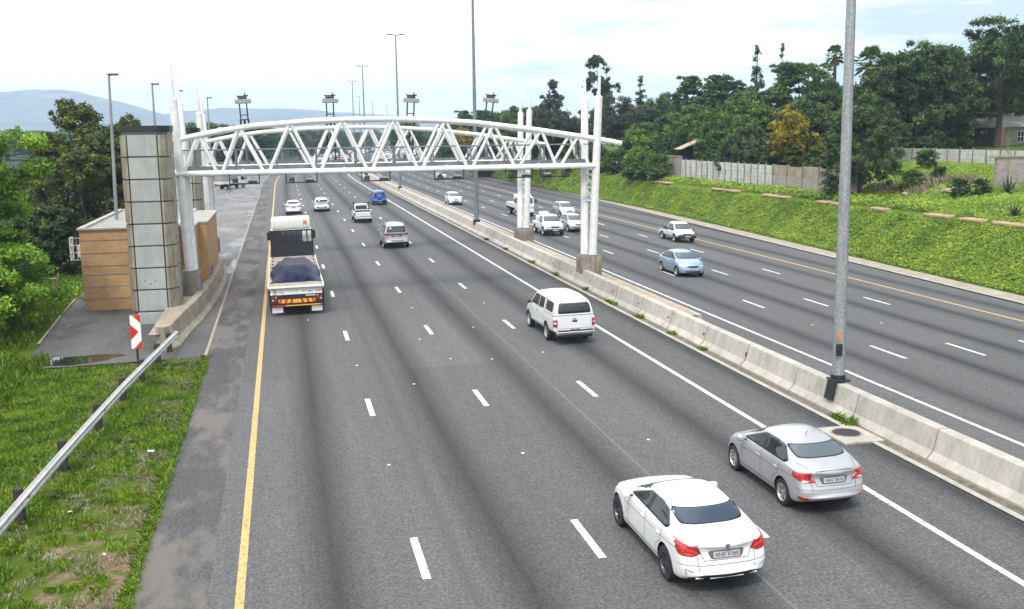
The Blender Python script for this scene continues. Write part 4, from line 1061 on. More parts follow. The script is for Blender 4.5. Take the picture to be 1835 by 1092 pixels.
def car(name, x, y, label, cat, paint, toward, L, W, H, wb, fo, kind='sedan', wr=.315, rim='rim_silver', group=None, sp=None, detail=2, glass='glass_dark', **k):
    t = car_root(name, x, y, label, cat, toward, group, k.pop('rz', None))
    deck = kind == 'sedan'
    pa = {q:k[q] for q in ('hood','decklid','roofx','bot','belt','noseh','wsx','reary','cowl') if q in k}
    st, xf, xr = prof_sedan(L, W, H, wb, fo, deck=deck, **pa); h = W/2; l = L/2
    if k.get('stfix'): st = k['stfix'](st)
    belt = k.get('belt', .93); rx, fx = k.get('roofx', (-.75,.35)); wsx = k.get('wsx') or fx+.78; cowl = k.get('cowl', .98); dl = k.get('decklid',1.02); bot = k.get('bot', .2)
    spd = dict(L=L, st=st, tum=k.get('tum',.34), rr=k.get('rr',.13), cvrear=k.get('cvrear',.24), cvfront=k.get('cvfront',.38),
        rear=k.get('rearf',[(.2,.12),(.34,.02),(.5,0),(.62,.02),(.72,.07),(dl-.08,.12),(dl+.05,.10)] if deck else [(.2,.10),(.35,.0),(.52,0),(.62,.05),(.95,.08),(1.1,.06)]),
        front=k.get('frontf',[(.15,.14),(.3,.02),(.5,0),(.62,.06),(.8,.16)]))
    body = body_mesh(spd, 2 if detail else 1); body.parent = t; body.data.materials.append(M[paint]); skin = Skin(body)
    center = (xf+xr)/2
    arch_cut(body, (xf, xr), wr+.065, h, rr=wr+.045); body.data.polygons.foreach_set('use_smooth',[True]*len(body.data.polygons)); body.data.set_sharp_from_angle(angle=R(38)); body.data.materials[0] = M[paint]
    for xx in (xf, xr):
        for s in (1,-1): wheel(xx, s*(h-.115), wr, .215, s, rim, t, k.get('spokes',5))
    # glasshouse
    zb = belt+.045; zt = H-.125
    bx0 = k.get('side0'); 
    if deck: sidep = [(rx-.52,zb+.07),(rx-.16,zt-.03),(rx+.25,zt+.015),(fx-.12,zt),(wsx-.28,zb+.06),(wsx-.18,zb)]; sidep += [(rx-.42,zb+.02)]
    else:
        r0 = -l+k.get('reary',.25); sidep = [(r0+.12,zb+.12),(r0+.25,zt-.04),(rx+.3,zt+.01),(fx-.12,zt),(wsx-.28,zb+.06),(wsx-.18,zb),(r0+.2,zb+.02)]
    bp_ = k.get('bpillar', (rx+fx)/2+.12)
    for d in ('L','R'):
        skin.patch('window_surround', d, sidep, M['trim_black'], t, .003, r=.06)
        ins = lambda pts: pts
        def clip(poly, a, b_):
            out=[]; 
            for i in range(len(poly)):
                p1=poly[i]; p2=poly[(i+1)%len(poly)]
                for pz in (p1,):
                    if a<=pz[0]<=b_: out.append(pz)
                for lim in (a,b_):
                    if (p1[0]-lim)*(p2[0]-lim)<0:
                        f=(lim-p1[0])/(p2[0]-p1[0]); out.append((lim,p1[1]+f*(p2[1]-p1[1])))
            # order by angle
            c=(sum(p_[0] for p_ in out)/len(out),sum(p_[1] for p_ in out)/len(out)); out.sort(key=lambda p_: math.atan2(p_[1]-c[1],p_[0]-c[0])); return out
        cx_ = sum(p_[0] for p_ in sidep)/len(sidep); cz2 = sum(p_[1] for p_ in sidep)/len(sidep)
        shr = [(cx_+(a-cx_)*.965, cz2+(b_-cz2)*.88) for a,b_ in sidep]
        lo = min(a for a,_ in shr); hi = max(a for a,_ in shr)
        cuts_ = [lo-1] + sorted(k.get('cuts', [bp_])) + [hi+1]
        for i in range(len(cuts_)-1):
            pl = clip(shr, cuts_[i]+(.03 if i else 0), cuts_[i+1]-(.03 if i < len(cuts_)-2 else 0))
            if len(pl) > 2: skin.patch('side_window', d, pl, M[glass], t, .006, r=.03)
    # windscreen and rear screen
    wt = h*.95-.34*(H-belt)
    fw_ = [(-wt+.04,H-.11),(wt-.04,H-.11),(h*.77,cowl+.06),(-h*.77,cowl+.06)]
    skin.patch('windscreen', 'front', fw_, M['trim_black'], t, .003, r=.09); skin.patch('windscreen', 'front', [(a*.95,(b_-(H+cowl)/2)*.88+(H+cowl)/2) for a,b_ in fw_], M[k.get('wsglass',glass)], t, .006, r=.09)
    if deck: rw = [(-wt+.05,H-.11),(wt-.05,H-.11),(h*.72,dl+.13),(h*.4,dl+.105),(-h*.4,dl+.105),(-h*.72,dl+.13)]
    else: rw = k.get('rearwin', [(-wt+.04,H-.16),(wt-.04,H-.16),(h*.74,belt+.13),(-h*.74,belt+.13)])
    cyc = sum(b_ for _,b_ in rw)/len(rw)
    skin.patch('rear_window', 'rear', rw, M['trim_black'], t, .003, r=.09); skin.patch('rear_window', 'rear', [(a*.955,(b_-cyc)*.90+cyc) for a,b_ in rw], M[k.get('rwglass',glass)], t, .006, r=.08)
    # seams
    if detail:
        z1 = zb-.03
        for d in ('L','R'):
            skin.ribbon('door_seam', d, [(bp_,z1),(bp_,bot+.16)], .012, M['seam'], t)
            skin.ribbon('door_seam', d, [(wsx-.22,z1),(wsx-.20,belt-.2),(wsx-.16,bot+.17)], .012, M['seam'], t)
            xe = xr+wr+.12
            skin.ribbon('door_seam', d, [(xe-.28,z1),(xe-.22,belt-.25),(xe+.02,bot+.36),(xe+.02,bot+.16)], .012, M['seam'], t)
            skin.ribbon('sill_line', d, [(xf-wr-.1,bot+.15),(xr+wr+.1,bot+.15)], .02, M['seam'], t)
            skin.ribbon('crease', d, [(xf-wr-.12,belt-.20),(xr+wr*.5,belt-.13),(-l+.35,belt-.10)], .010, M['seam' if k.get('crease') else paint], t)
            for hx_ in (bp_+.12, xe-.12):
                q = place_box(skin, 'door_handle', d, hx_+.02, belt-.13, .17, .03, .022, paint if detail>1 else 'trim_black', t, .012)
        if deck:
            skin.ribbon('boot_seam', 'top', [(-l+.14,-h*.60),(rx-.70,-h*.78)], .011, M['seam'], t); skin.ribbon('boot_seam', 'top', [(-l+.14,h*.60),(rx-.70,h*.78)], .011, M['seam'], t)
            skin.ribbon('boot_seam', 'rear', [(-h*.60,dl-.1),(-h*.47,.66),(h*.47,.66),(h*.60,dl-.1)], .011, M['seam'], t)
        skin.ribbon('bonnet_seam', 'top', [(l-.30,-h*.66),(xf,-h*.78),(wsx+.08,-h*.80)], .011, M['seam'], t); skin.ribbon('bonnet_seam', 'top', [(l-.30,h*.66),(xf,h*.78),(wsx+.08,h*.80)], .011, M['seam'], t)
        skin.ribbon('roof_seam', 'top', [(rx-.05,-wt+.05),(rx+.4,-wt+.015),(fx,-wt+.03)], .010, M['seam'], t); skin.ribbon('roof_seam', 'top', [(rx-.05,wt-.05),(rx+.4,wt-.015),(fx,wt-.03)], .010, M['seam'], t)
        skin.ribbon('bumper_seam', 'rear', [(-h*.95,.60),(-h*.5,.58),(h*.5,.58),(h*.95,.60)], .010, M['seam'], t)
    mirrors(skin, wsx-.30, belt+.09, h*.955, t, k.get('mirror',paint))
    return t, body, skin, dict(h=h,l=l,xf=xf,xr=xr,H=H,belt=belt,dl=dl,wsx=wsx)
def head(skin, t, h, z=.66, grille=None, plz=.42, lamp='lamp_clear', low=True):
    for s in (1,-1):
        skin.patch('headlight', 'front', [(s*h*.50,z-.05),(s*h*.58,z+.05),(s*h*.90,z+.10),(s*h*.92,z+.0),(s*h*.80,z-.06)], M[lamp], t, .006, r=.03)
    skin.patch('grille', 'front', grille or [(-h*.36,z+.03),(h*.36,z+.03),(h*.30,z-.07),(-h*.30,z-.07)], M['trim_black'], t, .005, r=.03)
    if low: skin.patch('air_intake', 'front', [(-h*.62,plz-.02),(h*.62,plz-.02),(h*.5,plz-.14),(-h*.5,plz-.14)], M['trim_black'], t, .004, r=.04)
    plate(skin, 'front', plz+.03, t)

# --- white executive sedan, closest
t, body, sk, q = car('sedan', 7.66, 18.95, 'white sedan with large dark alloy wheels and blue-tinted rear window, nearest the camera', 'car', 'paint_white', False, 4.69,1.81,1.42,2.84,.84,
    wr=.335, rim='rim_dark', hood=.76, decklid=1.01, roofx=(-.86,.10), wsx=.98, cowl=1.0, belt=.95, noseh=.74, rwglass='glass_blue', crease=True, cvrear=.28, rr=.16, tum=.42, bpillar=-.22)
h=q['h']
for s in (1,-1):
    sk.patch('tail_light','rear',[(s*h*.52,.80),(s*h*.60,.90),(s*h*.95,1.0),(s*h*.99,.90),(s*h*.93,.76),(s*h*.70,.74)],M['lamp_red'],t,.006,r=.04)
    sk.patch('tail_light','L' if s>0 else 'R',[(-q['l']+.13,.80),(-q['l']+.12,.97),(-q['l']+.42,.90),(-q['l']+.25,.80)],M['lamp_red'],t,.006,r=.04)
    sk.ribbon('rear_vent','rear',[(s*h*.72,.47),(s*h*.86,.53),(s*h*.84,.40)],.012,M['seam'],t)
    sk.patch('lamp_segment_highlight','rear',[(s*h*.60,.80),(s*h*.66,.86),(s*h*.86,.90),(s*h*.82,.84)],M['lamp_bright'],t,.010,r=.02)  # inner lamp segment, its brighter red a painted highlight
sk.patch('plate_recess','rear',[(-.36,.83),(.36,.83),(.30,.68),(-.30,.68)],M['seam'],t,.003,r=.05); plate(sk,'rear',.755,t,w_=.52)
sk.patch('diffuser','rear',[(-h*.82,.36),(-h*.5,.42),(h*.5,.42),(h*.82,.36),(h*.72,.24),(-h*.72,.24)],M['trim_black'],t,.004,r=.03)
for s in (1,-1): place_box(sk,'exhaust','rear',s*.52,.34,.18,.06,.03,'chrome',t,.02)
place_box(sk,'diffuser_trim','rear',0,.325,.66,.03,.02,'chrome',t,.01)
b=MB(); b.lathe([(0,.0),(.05,.0),(.05,.01),(.0,.012)],20,'y'); e_=b.build('boot_badge',M['chrome'],t); hh=sk.hit('rear',0,.92); e_.location=hh[0]; e_.rotation_euler=(0,0,math.pi/2)
head(sk,t,h)
# --- silver compact sedan
t, body, sk, q = car('sedan', 11.5, 21.75, 'silver sedan with large red tail lights, in the lane next to the median', 'car', 'paint_silver', False, 4.37,1.70,1.45,2.57,.83,
    wr=.31, rim='rim_silver', hood=.74, decklid=1.03, roofx=(-.82,.18), wsx=1.05, cowl=.98, belt=.95, noseh=.72, rwglass='glass_pale', crease=True, cvrear=.26, rr=.15, tum=.40, bpillar=-.12)
h=q['h']
for s in (1,-1):
    sk.patch('tail_light','rear',[(s*h*.50,.74),(s*h*.62,.85),(s*h*.97,.98),(s*h*.99,.84),(s*h*.80,.74)],M['lamp_red'],t,.006,r=.04)
    sk.patch('tail_light','L' if s>0 else 'R',[(-q['l']+.12,.82),(-q['l']+.12,.97),(-q['l']+.52,.93),(-q['l']+.28,.82)],M['lamp_red'],t,.006,r=.04)
    sk.patch('lamp_segment_highlight','rear',[(s*h*.66,.77),(s*h*.80,.80),(s*h*.86,.77),(s*h*.78,.745)],M['lamp_clear'],t,.010,r=.02)  # clear segment, the highlight inside the lamp put into its colour
    sk.patch('rear_reflector','rear',[(s*h*.70,.42),(s*h*.92,.45),(s*h*.90,.38),(s*h*.72,.36)],M['lamp_red'],t,.006,r=.02)
sk.patch('plate_recess','rear',[(-.34,.86),(.34,.86),(.28,.70),(-.28,.70)],M['seam'],t,.003,r=.05); plate(sk,'rear',.78,t,w_=.5)
place_box(sk,'boot_spoiler','rear',0,q['dl']-.02,.9,.012,.012,'seam',t,.005)
b=MB(); b.tube([(0,0,0),(-.08,0,.10)],.008,6); b.build('aerial',M['trim_black'],t).location=(-.72,0,1.44)
head(sk,t,h)
# things visible behind its rear screen
b=MB(); b.rbox(-.1,.1,-.22,.22,0,.12,.04); o=b.build('rear_shelf_items',M['seat_fabric'],t); o.location=(-1.25,-.2,.9)
# --- silver SUV
t, body, sk, q = car('suv_car', 8.12, 78.75, 'silver SUV with dark rear window in the third lane, ahead of the canopied pickup', 'SUV', 'paint_silver', False, 4.8,1.93,1.80,2.9,.9, kind='hatch',
    wr=.38, hood=.92, belt=1.08, roofx=(-1.2,.35), wsx=1.2, cowl=1.2, noseh=.9, bot=.30, reary=.42, rr=.15, tum=.34, rwglass='glass_blue', cuts=[-.95,.1])
h=q['h']
for s in (1,-1): sk.patch('tail_light','rear',[(s*h*.48,1.0),(s*h*.52,1.08),(s*h*.97,1.18),(s*h*.99,1.02)],M['lamp_red'],t,.008,r=.03)
sk.patch('plate_recess','rear',[(-.42,1.06),(.42,1.06),(.36,.86),(-.36,.86)],M['seam'],t,.004,r=.04); plate(sk,'rear',.95,t)
sk.patch('bumper_insert','rear',[(-h*.6,.62),(h*.6,.62),(h*.5,.54),(-h*.5,.54)],M['seam'],t,.005,r=.03)
sk.patch('rear_skid','rear',[(-h*.86,.46),(h*.86,.46),(h*.75,.36),(-h*.75,.36)],M['trim_black'],t,.005,r=.03)
for s in (1,-1):
    b=MB(); b.tube([(-1.45,s*.63,1.74),(-1.35,s*.63,1.79),(.1,s*.63,1.80),(.2,s*.63,1.75)],.02,6); b.build('roof_rail',M['chrome'],t)
head(sk,t,h,.85,plz=.6)
# --- blue compact SUV with spare wheel
t, body, sk, q = car('suv_car', 11.2, 125.3, 'small bright blue SUV with a spare wheel on its tailgate', 'SUV', 'paint_blue', False, 4.1,1.76,1.68,2.52,.8, kind='hatch',
    wr=.34, hood=.88, belt=1.02, roofx=(-1.1,.2), wsx=.98, cowl=1.12, noseh=.88, bot=.28, reary=.30, rr=.14, cuts=[-.9,-.05])
h=q['h']
for s in (1,-1): sk.patch('tail_light','rear',[(s*h*.62,.98),(s*h*.66,1.12),(s*h*.97,1.16),(s*h*.98,1.02)],M['lamp_red'],t,.008,r=.03)
b=MB(); b.lathe([(0,-.13),(.25,-.13),(.33,-.08),(.34,.02),(0,.02)],24,'y'); o=b.build('spare_wheel_cover',M['paint_blue'],t,ang=40); hh=sk.hit('rear',0,.95); o.location=hh[0]+Vector((-.02,0,0)); o.rotation_euler=(0,0,-math.pi/2)
sk.patch('bumper','rear',[(-h*.92,.55),(h*.92,.55),(h*.85,.36),(-h*.85,.36)],M['trim_black'],t,.01,r=.04); plate(sk,'rear',.48,t)
head(sk,t,h,.85,plz=.6)
# --- two small white cars ahead
t, body, sk, q = car('hatchback', 4.2, 118.6, 'white hatchback in the second lane, right of the other small white car', 'car', 'paint_white', False, 3.95,1.72,1.50,2.5,.75, kind='hatch', wr=.30, belt=.98, roofx=(-1.0,.2), wsx=1.0, cowl=1.02, reary=.40)
h=q['h']
for s in (1,-1): sk.patch('tail_light','rear',[(s*h*.74,.92),(s*h*.97,1.0),(s*h*.98,.86),(s*h*.76,.84)],M['trim_black'],t,.008,r=.02)
sk.patch('bumper_insert','rear',[(-h*.7,.56),(h*.7,.56),(h*.65,.44),(-h*.65,.44)],M['trim_black'],t,.006,r=.03); plate(sk,'rear',.52,t); head(sk,t,h)
t, body, sk, q = car('sedan', 1.1, 116.7, 'white sedan with a red light in its rear window, straight ahead of the flatbed truck', 'car', 'paint_white', False, 4.4,1.70,1.44,2.6,.8, wr=.30)
h=q['h']
for s in (1,-1): sk.patch('tail_light','rear',[(s*h*.56,.82),(s*h*.58,.92),(s*h*.97,.95),(s*h*.98,.84)],M['trim_black'],t,.008,r=.02)
hh=sk.hit('rear',0,1.2); b=MB(); b.rbox(-.01,.02,-.16,.16,-.07,.07,.01); o=b.build('brake_light',M['lamp_red'],t); o.location=hh[0]+Vector((-.01,0,0)); plate(sk,'rear',.78,t); head(sk,t,h)

# --- pickups
def pickup(x, y, label, toward, paint='paint_white', canopy=False, double=False, L=5.1, W=1.80, H=1.74, wb=3.0, fo=.9, wr=.36, rim='rim_silver', frame=False, bumper='trim_black', load=False, cabfx=.75, group=None):
    t = car_root('pickup_truck', x, y, label, 'pickup', toward, group)
    l=L/2; h=W/2; xf=l-fo; xr=xf-wb; belt=H-.64; wsx=cabfx+.62; cowl=belt+.06; kb=belt/1.12; cab0 = cabfx-(1.75 if double else 1.15)
    bedz = belt-.02
    BT=[(-l,.5),(xr,.42),(xf,.38),(l,.42)]
    if canopy: T=[(-l,H-.40),(-l+.10,H-.14),(-l+.28,H-.02),(cab0-.1,H+.04),(cab0+.2,H+.03),(cabfx-.6,H+.01),(cabfx,H-.03),(cabfx+.32,(H+cowl)/2+.02),(wsx-.03,cowl+.03),(wsx+.1,cowl-.01),(xf,1.09*kb),(l-.35,1.02*kb),(l-.1,.96*kb),(l,.88*kb)]
    else: T=[(-l,bedz-.02),(-l+.15,bedz),(cab0-.16,bedz+.01),(cab0-.10,bedz+.02),(cab0-.03,H-.20),(cab0+.08,H-.04),(cab0+.35,H),(cabfx-.2,H),(cabfx,H-.03),(cabfx+.32,(H+cowl)/2+.02),(wsx-.03,cowl+.03),(wsx+.1,cowl-.01),(xf,1.09*kb),(l-.35,1.02*kb),(l-.1,.96*kb),(l,.88*kb)]
    HW=[(-l,h*.95),(-l+.3,h*.97),(0,h*.975),(xf,h),(l-.3,h*.96),(l,h*.86)]
    BL=[(-l,bedz-.06),(cab0,bedz-.04),(cab0+.2,belt),(wsx,belt-.02),(xf,1.0*kb),(l,.80*kb)]
    if canopy: BL=[(-l,belt-.02),(cab0,belt),(cab0+.2,belt),(wsx,belt-.02),(xf,1.0*kb),(l,.80*kb)]
    xs_=sorted(set([round(a,3) for a,_ in T]+[round(xr,3),-.2]))
    st=[(xx,float(np.interp(xx,*zip(*BT))),float(np.interp(xx,*zip(*HW))),float(np.interp(xx,*zip(*BL))),float(np.interp(xx,*zip(*T)))) for xx in xs_]
    sp=dict(L=L,st=st,tum=.20 if canopy else .28,rr=.12,cvrear=.05,cvfront=.30,rear=[(.4,.03),(.6,0),(1.1,0),(1.7,.05)],front=[(.3,.08),(.5,0),(.75,0),(.95,.10)])
    body=body_mesh(sp,2); body.parent=t; body.data.materials.append(M[paint]); sk=Skin(body)
    arch_cut(body,(xf,xr),wr+.08,h,rr=wr+.06)
    if not canopy: box_cut(body,-l+.10,cab0-.16,-h+.14,h-.14,.62,2.2)
    body.data.polygons.foreach_set('use_smooth',[True]*len(body.data.polygons)); body.data.set_sharp_from_angle(angle=R(38)); body.data.materials[0]=M[paint]
    if not canopy:
        b=MB(); b.box(-l+.09,cab0-.15,-h+.13,h-.13,.60,.625); b.build('load_bed',M['steel_dark'],t)
    for xx in (xf,xr):
        for s in (1,-1): wheel(xx,s*(h-.12),wr,.22,s,rim,t)
    zb=belt+.05; zt=H-.15
    for d in ('L','R'):
        poly=[(cab0+.12,zb),(cab0+.16,zt),(cabfx-.12,zt),(wsx-.26,zb+.06),(wsx-.18,zb)]
        if double:
            sk.patch('side_window',d,[(cabfx-.72,zb),(cabfx-.72,zt),(cabfx-.10,zt),(wsx-.24,zb+.06),(wsx-.18,zb)],M['glass_dark'],t,.005,r=.05)
            sk.patch('side_window',d,[(cab0+.16,zb+.02),(cab0+.20,zt),(cabfx-.82,zt),(cabfx-.82,zb)],M['glass_dark'],t,.005,r=.05)
            sk.patch('window_bar',d,[(cab0+.52,zb+.02),(cab0+.52,zt),(cab0+.55,zt),(cab0+.55,zb+.02)],M['trim_black'],t,.008,r=.004)
        else: sk.patch('side_window',d,poly,M['glass_dark'],t,.005,r=.06)
        if canopy:
            sk.patch('canopy_window',d,[(-l+.45,zb+.05),(-l+.48,zt-.02),(cab0-.15,zt),(cab0-.15,zb+.05)],M['glass_dark'],t,.005,r=.06)
            sk.ribbon('canopy_joint',d,[(-l+.02,belt+.0),(cab0-.02,belt+.0),(cab0-.02,H-.1)],.02,M['seam'],t)
            b_=MB(); 
        sk.ribbon('door_seam',d,[(cab0+.06,zb-.05),(cab0+.06,.55)],.013,M['seam'],t); sk.ribbon('door_seam',d,[(wsx-.2,zb-.05),(wsx-.16,.56)],.013,M['seam'],t)
        if double: sk.ribbon('door_seam',d,[(cabfx-.77,zb-.05),(cabfx-.77,.55)],.013,M['seam'],t)
        place_box(sk,'door_handle',d,cab0+.28 if not double else cabfx-.62,1.02,.14,.035,.02,'trim_black',t,.01)
    wt=h*.95-.28*(H-belt)
    sk.patch('windscreen','front',[(-wt,H-.13),(wt,H-.13),(h*.8,cowl+.06),(-h*.8,cowl+.06)],M['trim_black'],t,.003,r=.08)
    sk.patch('windscreen','front',[(-wt*.94,H-.17),(wt*.94,H-.17),(h*.75,cowl+.10),(-h*.75,cowl+.10)],M['glass_pale' if toward else 'glass_dark'],t,.007,r=.08)  # oncoming screens get a paler base that paints in the reflected sky
    if canopy:
        sk.patch('rear_window','rear',[(-h*.68,H-.14),(h*.68,H-.14),(h*.76,belt+.10),(-h*.76,belt+.10)],M['trim_black'],t,.004,r=.09)
        sk.patch('rear_window','rear',[(-h*.62,H-.18),(h*.62,H-.18),(h*.70,belt+.15),(-h*.70,belt+.15)],M['glass_dark'],t,.009,r=.07)
        sk.ribbon('tailgate_seam','rear',[(-h*.93,belt+.02),(h*.93,belt+.02)],.02,M['seam'],t)
        for s in (1,-1): place_box(sk,'window_strut','rear',s*.5,H-.10,.03,.10,.02,'trim_black',t,.008)
    else:
        b=MB(); b.m=0; b.rbox(cab0-.06,cab0-.015,-h*.62,h*.62,belt+.06,H-.17,.02); b.m=1; b.rbox(cab0-.08,cab0-.04,-h*.55,h*.55,belt+.12,H-.23,.02); b.build('rear_window',[M['trim_black'],M['glass_pale' if frame else 'glass_dark']],t)
    for s in (1,-1):
        sk.patch('tail_light','rear',[(s*h*.84,1.02),(s*h*.97,1.02),(s*h*.97,.72),(s*h*.84,.72)],M['lamp_red' if canopy else 'trim_black'],t,.008,r=.02)
        if canopy:
            sk.patch('indicator','rear',[(s*h*.83,.93),(s*h*.975,.93),(s*h*.975,.83),(s*h*.83,.83)],M['lamp_clear'],t,.012,r=.01)
            sk.patch('tail_light','L' if s>0 else 'R',[(-l+.03,1.02),(-l+.14,1.02),(-l+.14,.72),(-l+.03,.72)],M['lamp_red'],t,.008,r=.02)
        sk.ribbon('tailgate_seam','rear',[(s*h*.82,1.06),(s*h*.82,.66)],.014,M['seam'],t)
    sk.ribbon('tailgate_seam','rear',[(-h*.82,.66),(h*.82,.66)],.014,M['seam'],t)
    b=MB(); b.rbox(-l-.13,-l+.05,-h*.88,h*.88,.42,.56,.03); b.m=1; b.rbox(-l-.12,-l+.02,-h*.80,h*.80,.56,.60,.01)
    b.build('rear_bumper',[M['chrome' if canopy else 'paint_white'],M['trim_black']],t)
    b=MB(); b.rbox(-l-.02,-l+.2,-h*.8,h*.8,.30,.42,.02); b.build('rear_valance',M['trim_black'],t)
    if canopy: sk.patch('handle_recess','rear',[(-.10,.98),(.10,.98),(.10,.91),(-.10,.91)],M['trim_black'],t,.006,r=.01); place_box(sk,'badge','rear',0,1.03,.16,.05,.01,'steel_grey',t,.02); plate(sk,'rear',.62,t,w_=.44)
    else: plate(sk,'rear',.60,t,w_=.44)
    for s in (1,-1): sk.patch('headlight','front',[(s*h*.55,.76*kb),(s*h*.58,.87*kb),(s*h*.90,.90*kb),(s*h*.90,.76*kb)],M['lamp_clear'],t,.006,r=.03)
    sk.patch('grille','front',[(-h*.42,.88*kb),(h*.42,.88*kb),(h*.32,.74*kb),(-h*.32,.74*kb)],M['trim_black'],t,.006,r=.03)
    place_box(sk,'grille_badge','front',0,.81*kb,.16,.08,.02,'chrome',t,.02)
    b=MB(); b.rbox(l-.30,l+.05,-h*.90,h*.90,.36,.62,.09,3); b.build('front_bumper',M[bumper],t,ang=40); b=MB(); b.rbox(l+.045,l+.07,-.24,.24,.46,.58,.005); b.build('number_plate',M['plate'],t)
    mirrors(sk,wsx-.28,belt+.10,h*.955,t,'trim_black')
    if frame:
        b=MB()
        for s in (1,-1): b.tube([(cab0-.25,s*(h-.12),1.05),(cab0-.25,s*(h-.12),H+.16)],.04,8); b.box(cab0-.31,cab0-.19,s*(h-.10)-.06,s*(h-.10)+.06,H+.1,H+.24)
        b.tube([(cab0-.25,-h+.06,H+.10),(cab0-.25,h-.06,H+.10)],.04,8); b.tube([(cab0-.25,-h+.12,1.22),(cab0-.25,h-.12,1.22)],.03,8)
        b.tube([(cab0-.3,-.5,1.2),(cab0-.3,-.42,H-.08),(cab0-.3,.42,H-.08),(cab0-.3,.5,1.2)],.035,8); b.build('roll_frame',M['steel_dark'],t)
    return t, sk, dict(l=l,h=h,cab0=cab0)
pickup(11.1,41.55,'white double-cab pickup with a canopy and large rear window, alone beside the solid white line',False,canopy=True,double=True,L=5.15,W=1.80,H=1.80,wb=3.0,cabfx=.80,rim='rim_silver')
pickup(7.45,102.3,'white pickup with a black roll frame over its open bed',False,frame=True,L=4.9,W=1.72,H=1.70,wb=2.9)
pickup(31.6,80.3,'white pickup with a black front bumper, nearest the grass bank',True,L=4.6,W=1.68,H=1.56,wb=2.75,wr=.31)
t_,sk_,qq = pickup(22.35,87.0,'white pickup with a black bumper just right of the rear gantry plinth',True,L=5.0,W=1.80,H=1.72,wb=2.95)
b=MB(); b.rbox(-2.2,-1.0,-.6,.6,.62,1.45,.08); b.rbox(-1.6,-.9,-.5,.3,1.4,1.85,.1); o=b.build('cargo_bundle',M['sign_white']); 
o.matrix_world = t_.matrix_basis.copy(); tag(o,'white wrapped load in the bed of the pickup behind the gantry columns','cargo')
# --- oncoming cars
def on(x,y,label,paint,kind='hatch',L=4.2,W=1.73,H=1.52,wb=2.6,**k):
    t, body, sk, q = car('sedan' if kind=='sedan' else 'hatchback', x, y, label, 'car', paint, True, L,W,H,wb,.80,kind=kind,wsglass='glass_pale',**k); head(sk,t,q['h'],z=.66 if kind=='sedan' else .70)  # pale windscreen base stands for bright sky mirrored in the glass
    for s in (1,-1): sk.patch('tail_light','rear',[(s*q['h']*.7,.85),(s*q['h']*.97,.95),(s*q['h']*.97,.80)],M['lamp_red'],t,.006)
    return t, sk, q
on(23.95,60.2,'pale blue sedan driving towards the camera on the far carriageway','paint_pale_blue','sedan',L=4.3,W=1.70,H=1.46,wb=2.55,wr=.30,roofx=(-.80,.25),wsx=1.1,noseh=.76,hood=.76)
on(20.5,126.6,'white car driving towards the camera next to the median, left of the dark lighting column','paint_white',L=4.2,H=1.5)
on(29.1,106.4,'silver hatchback rearmost of the pair beside the gantry columns','paint_silver',L=4.3,H=1.55,belt=.98,cowl=1.02)
on(25.35,89.8,'silver hatchback partly hidden by the front gantry columns, beside the white pickup','paint_silver',L=4.1,H=1.52,cowl=1.0)
on(30.2,202,'white car far back on the oncoming side, seen under the fourth camera frame','paint_white',L=4.2)

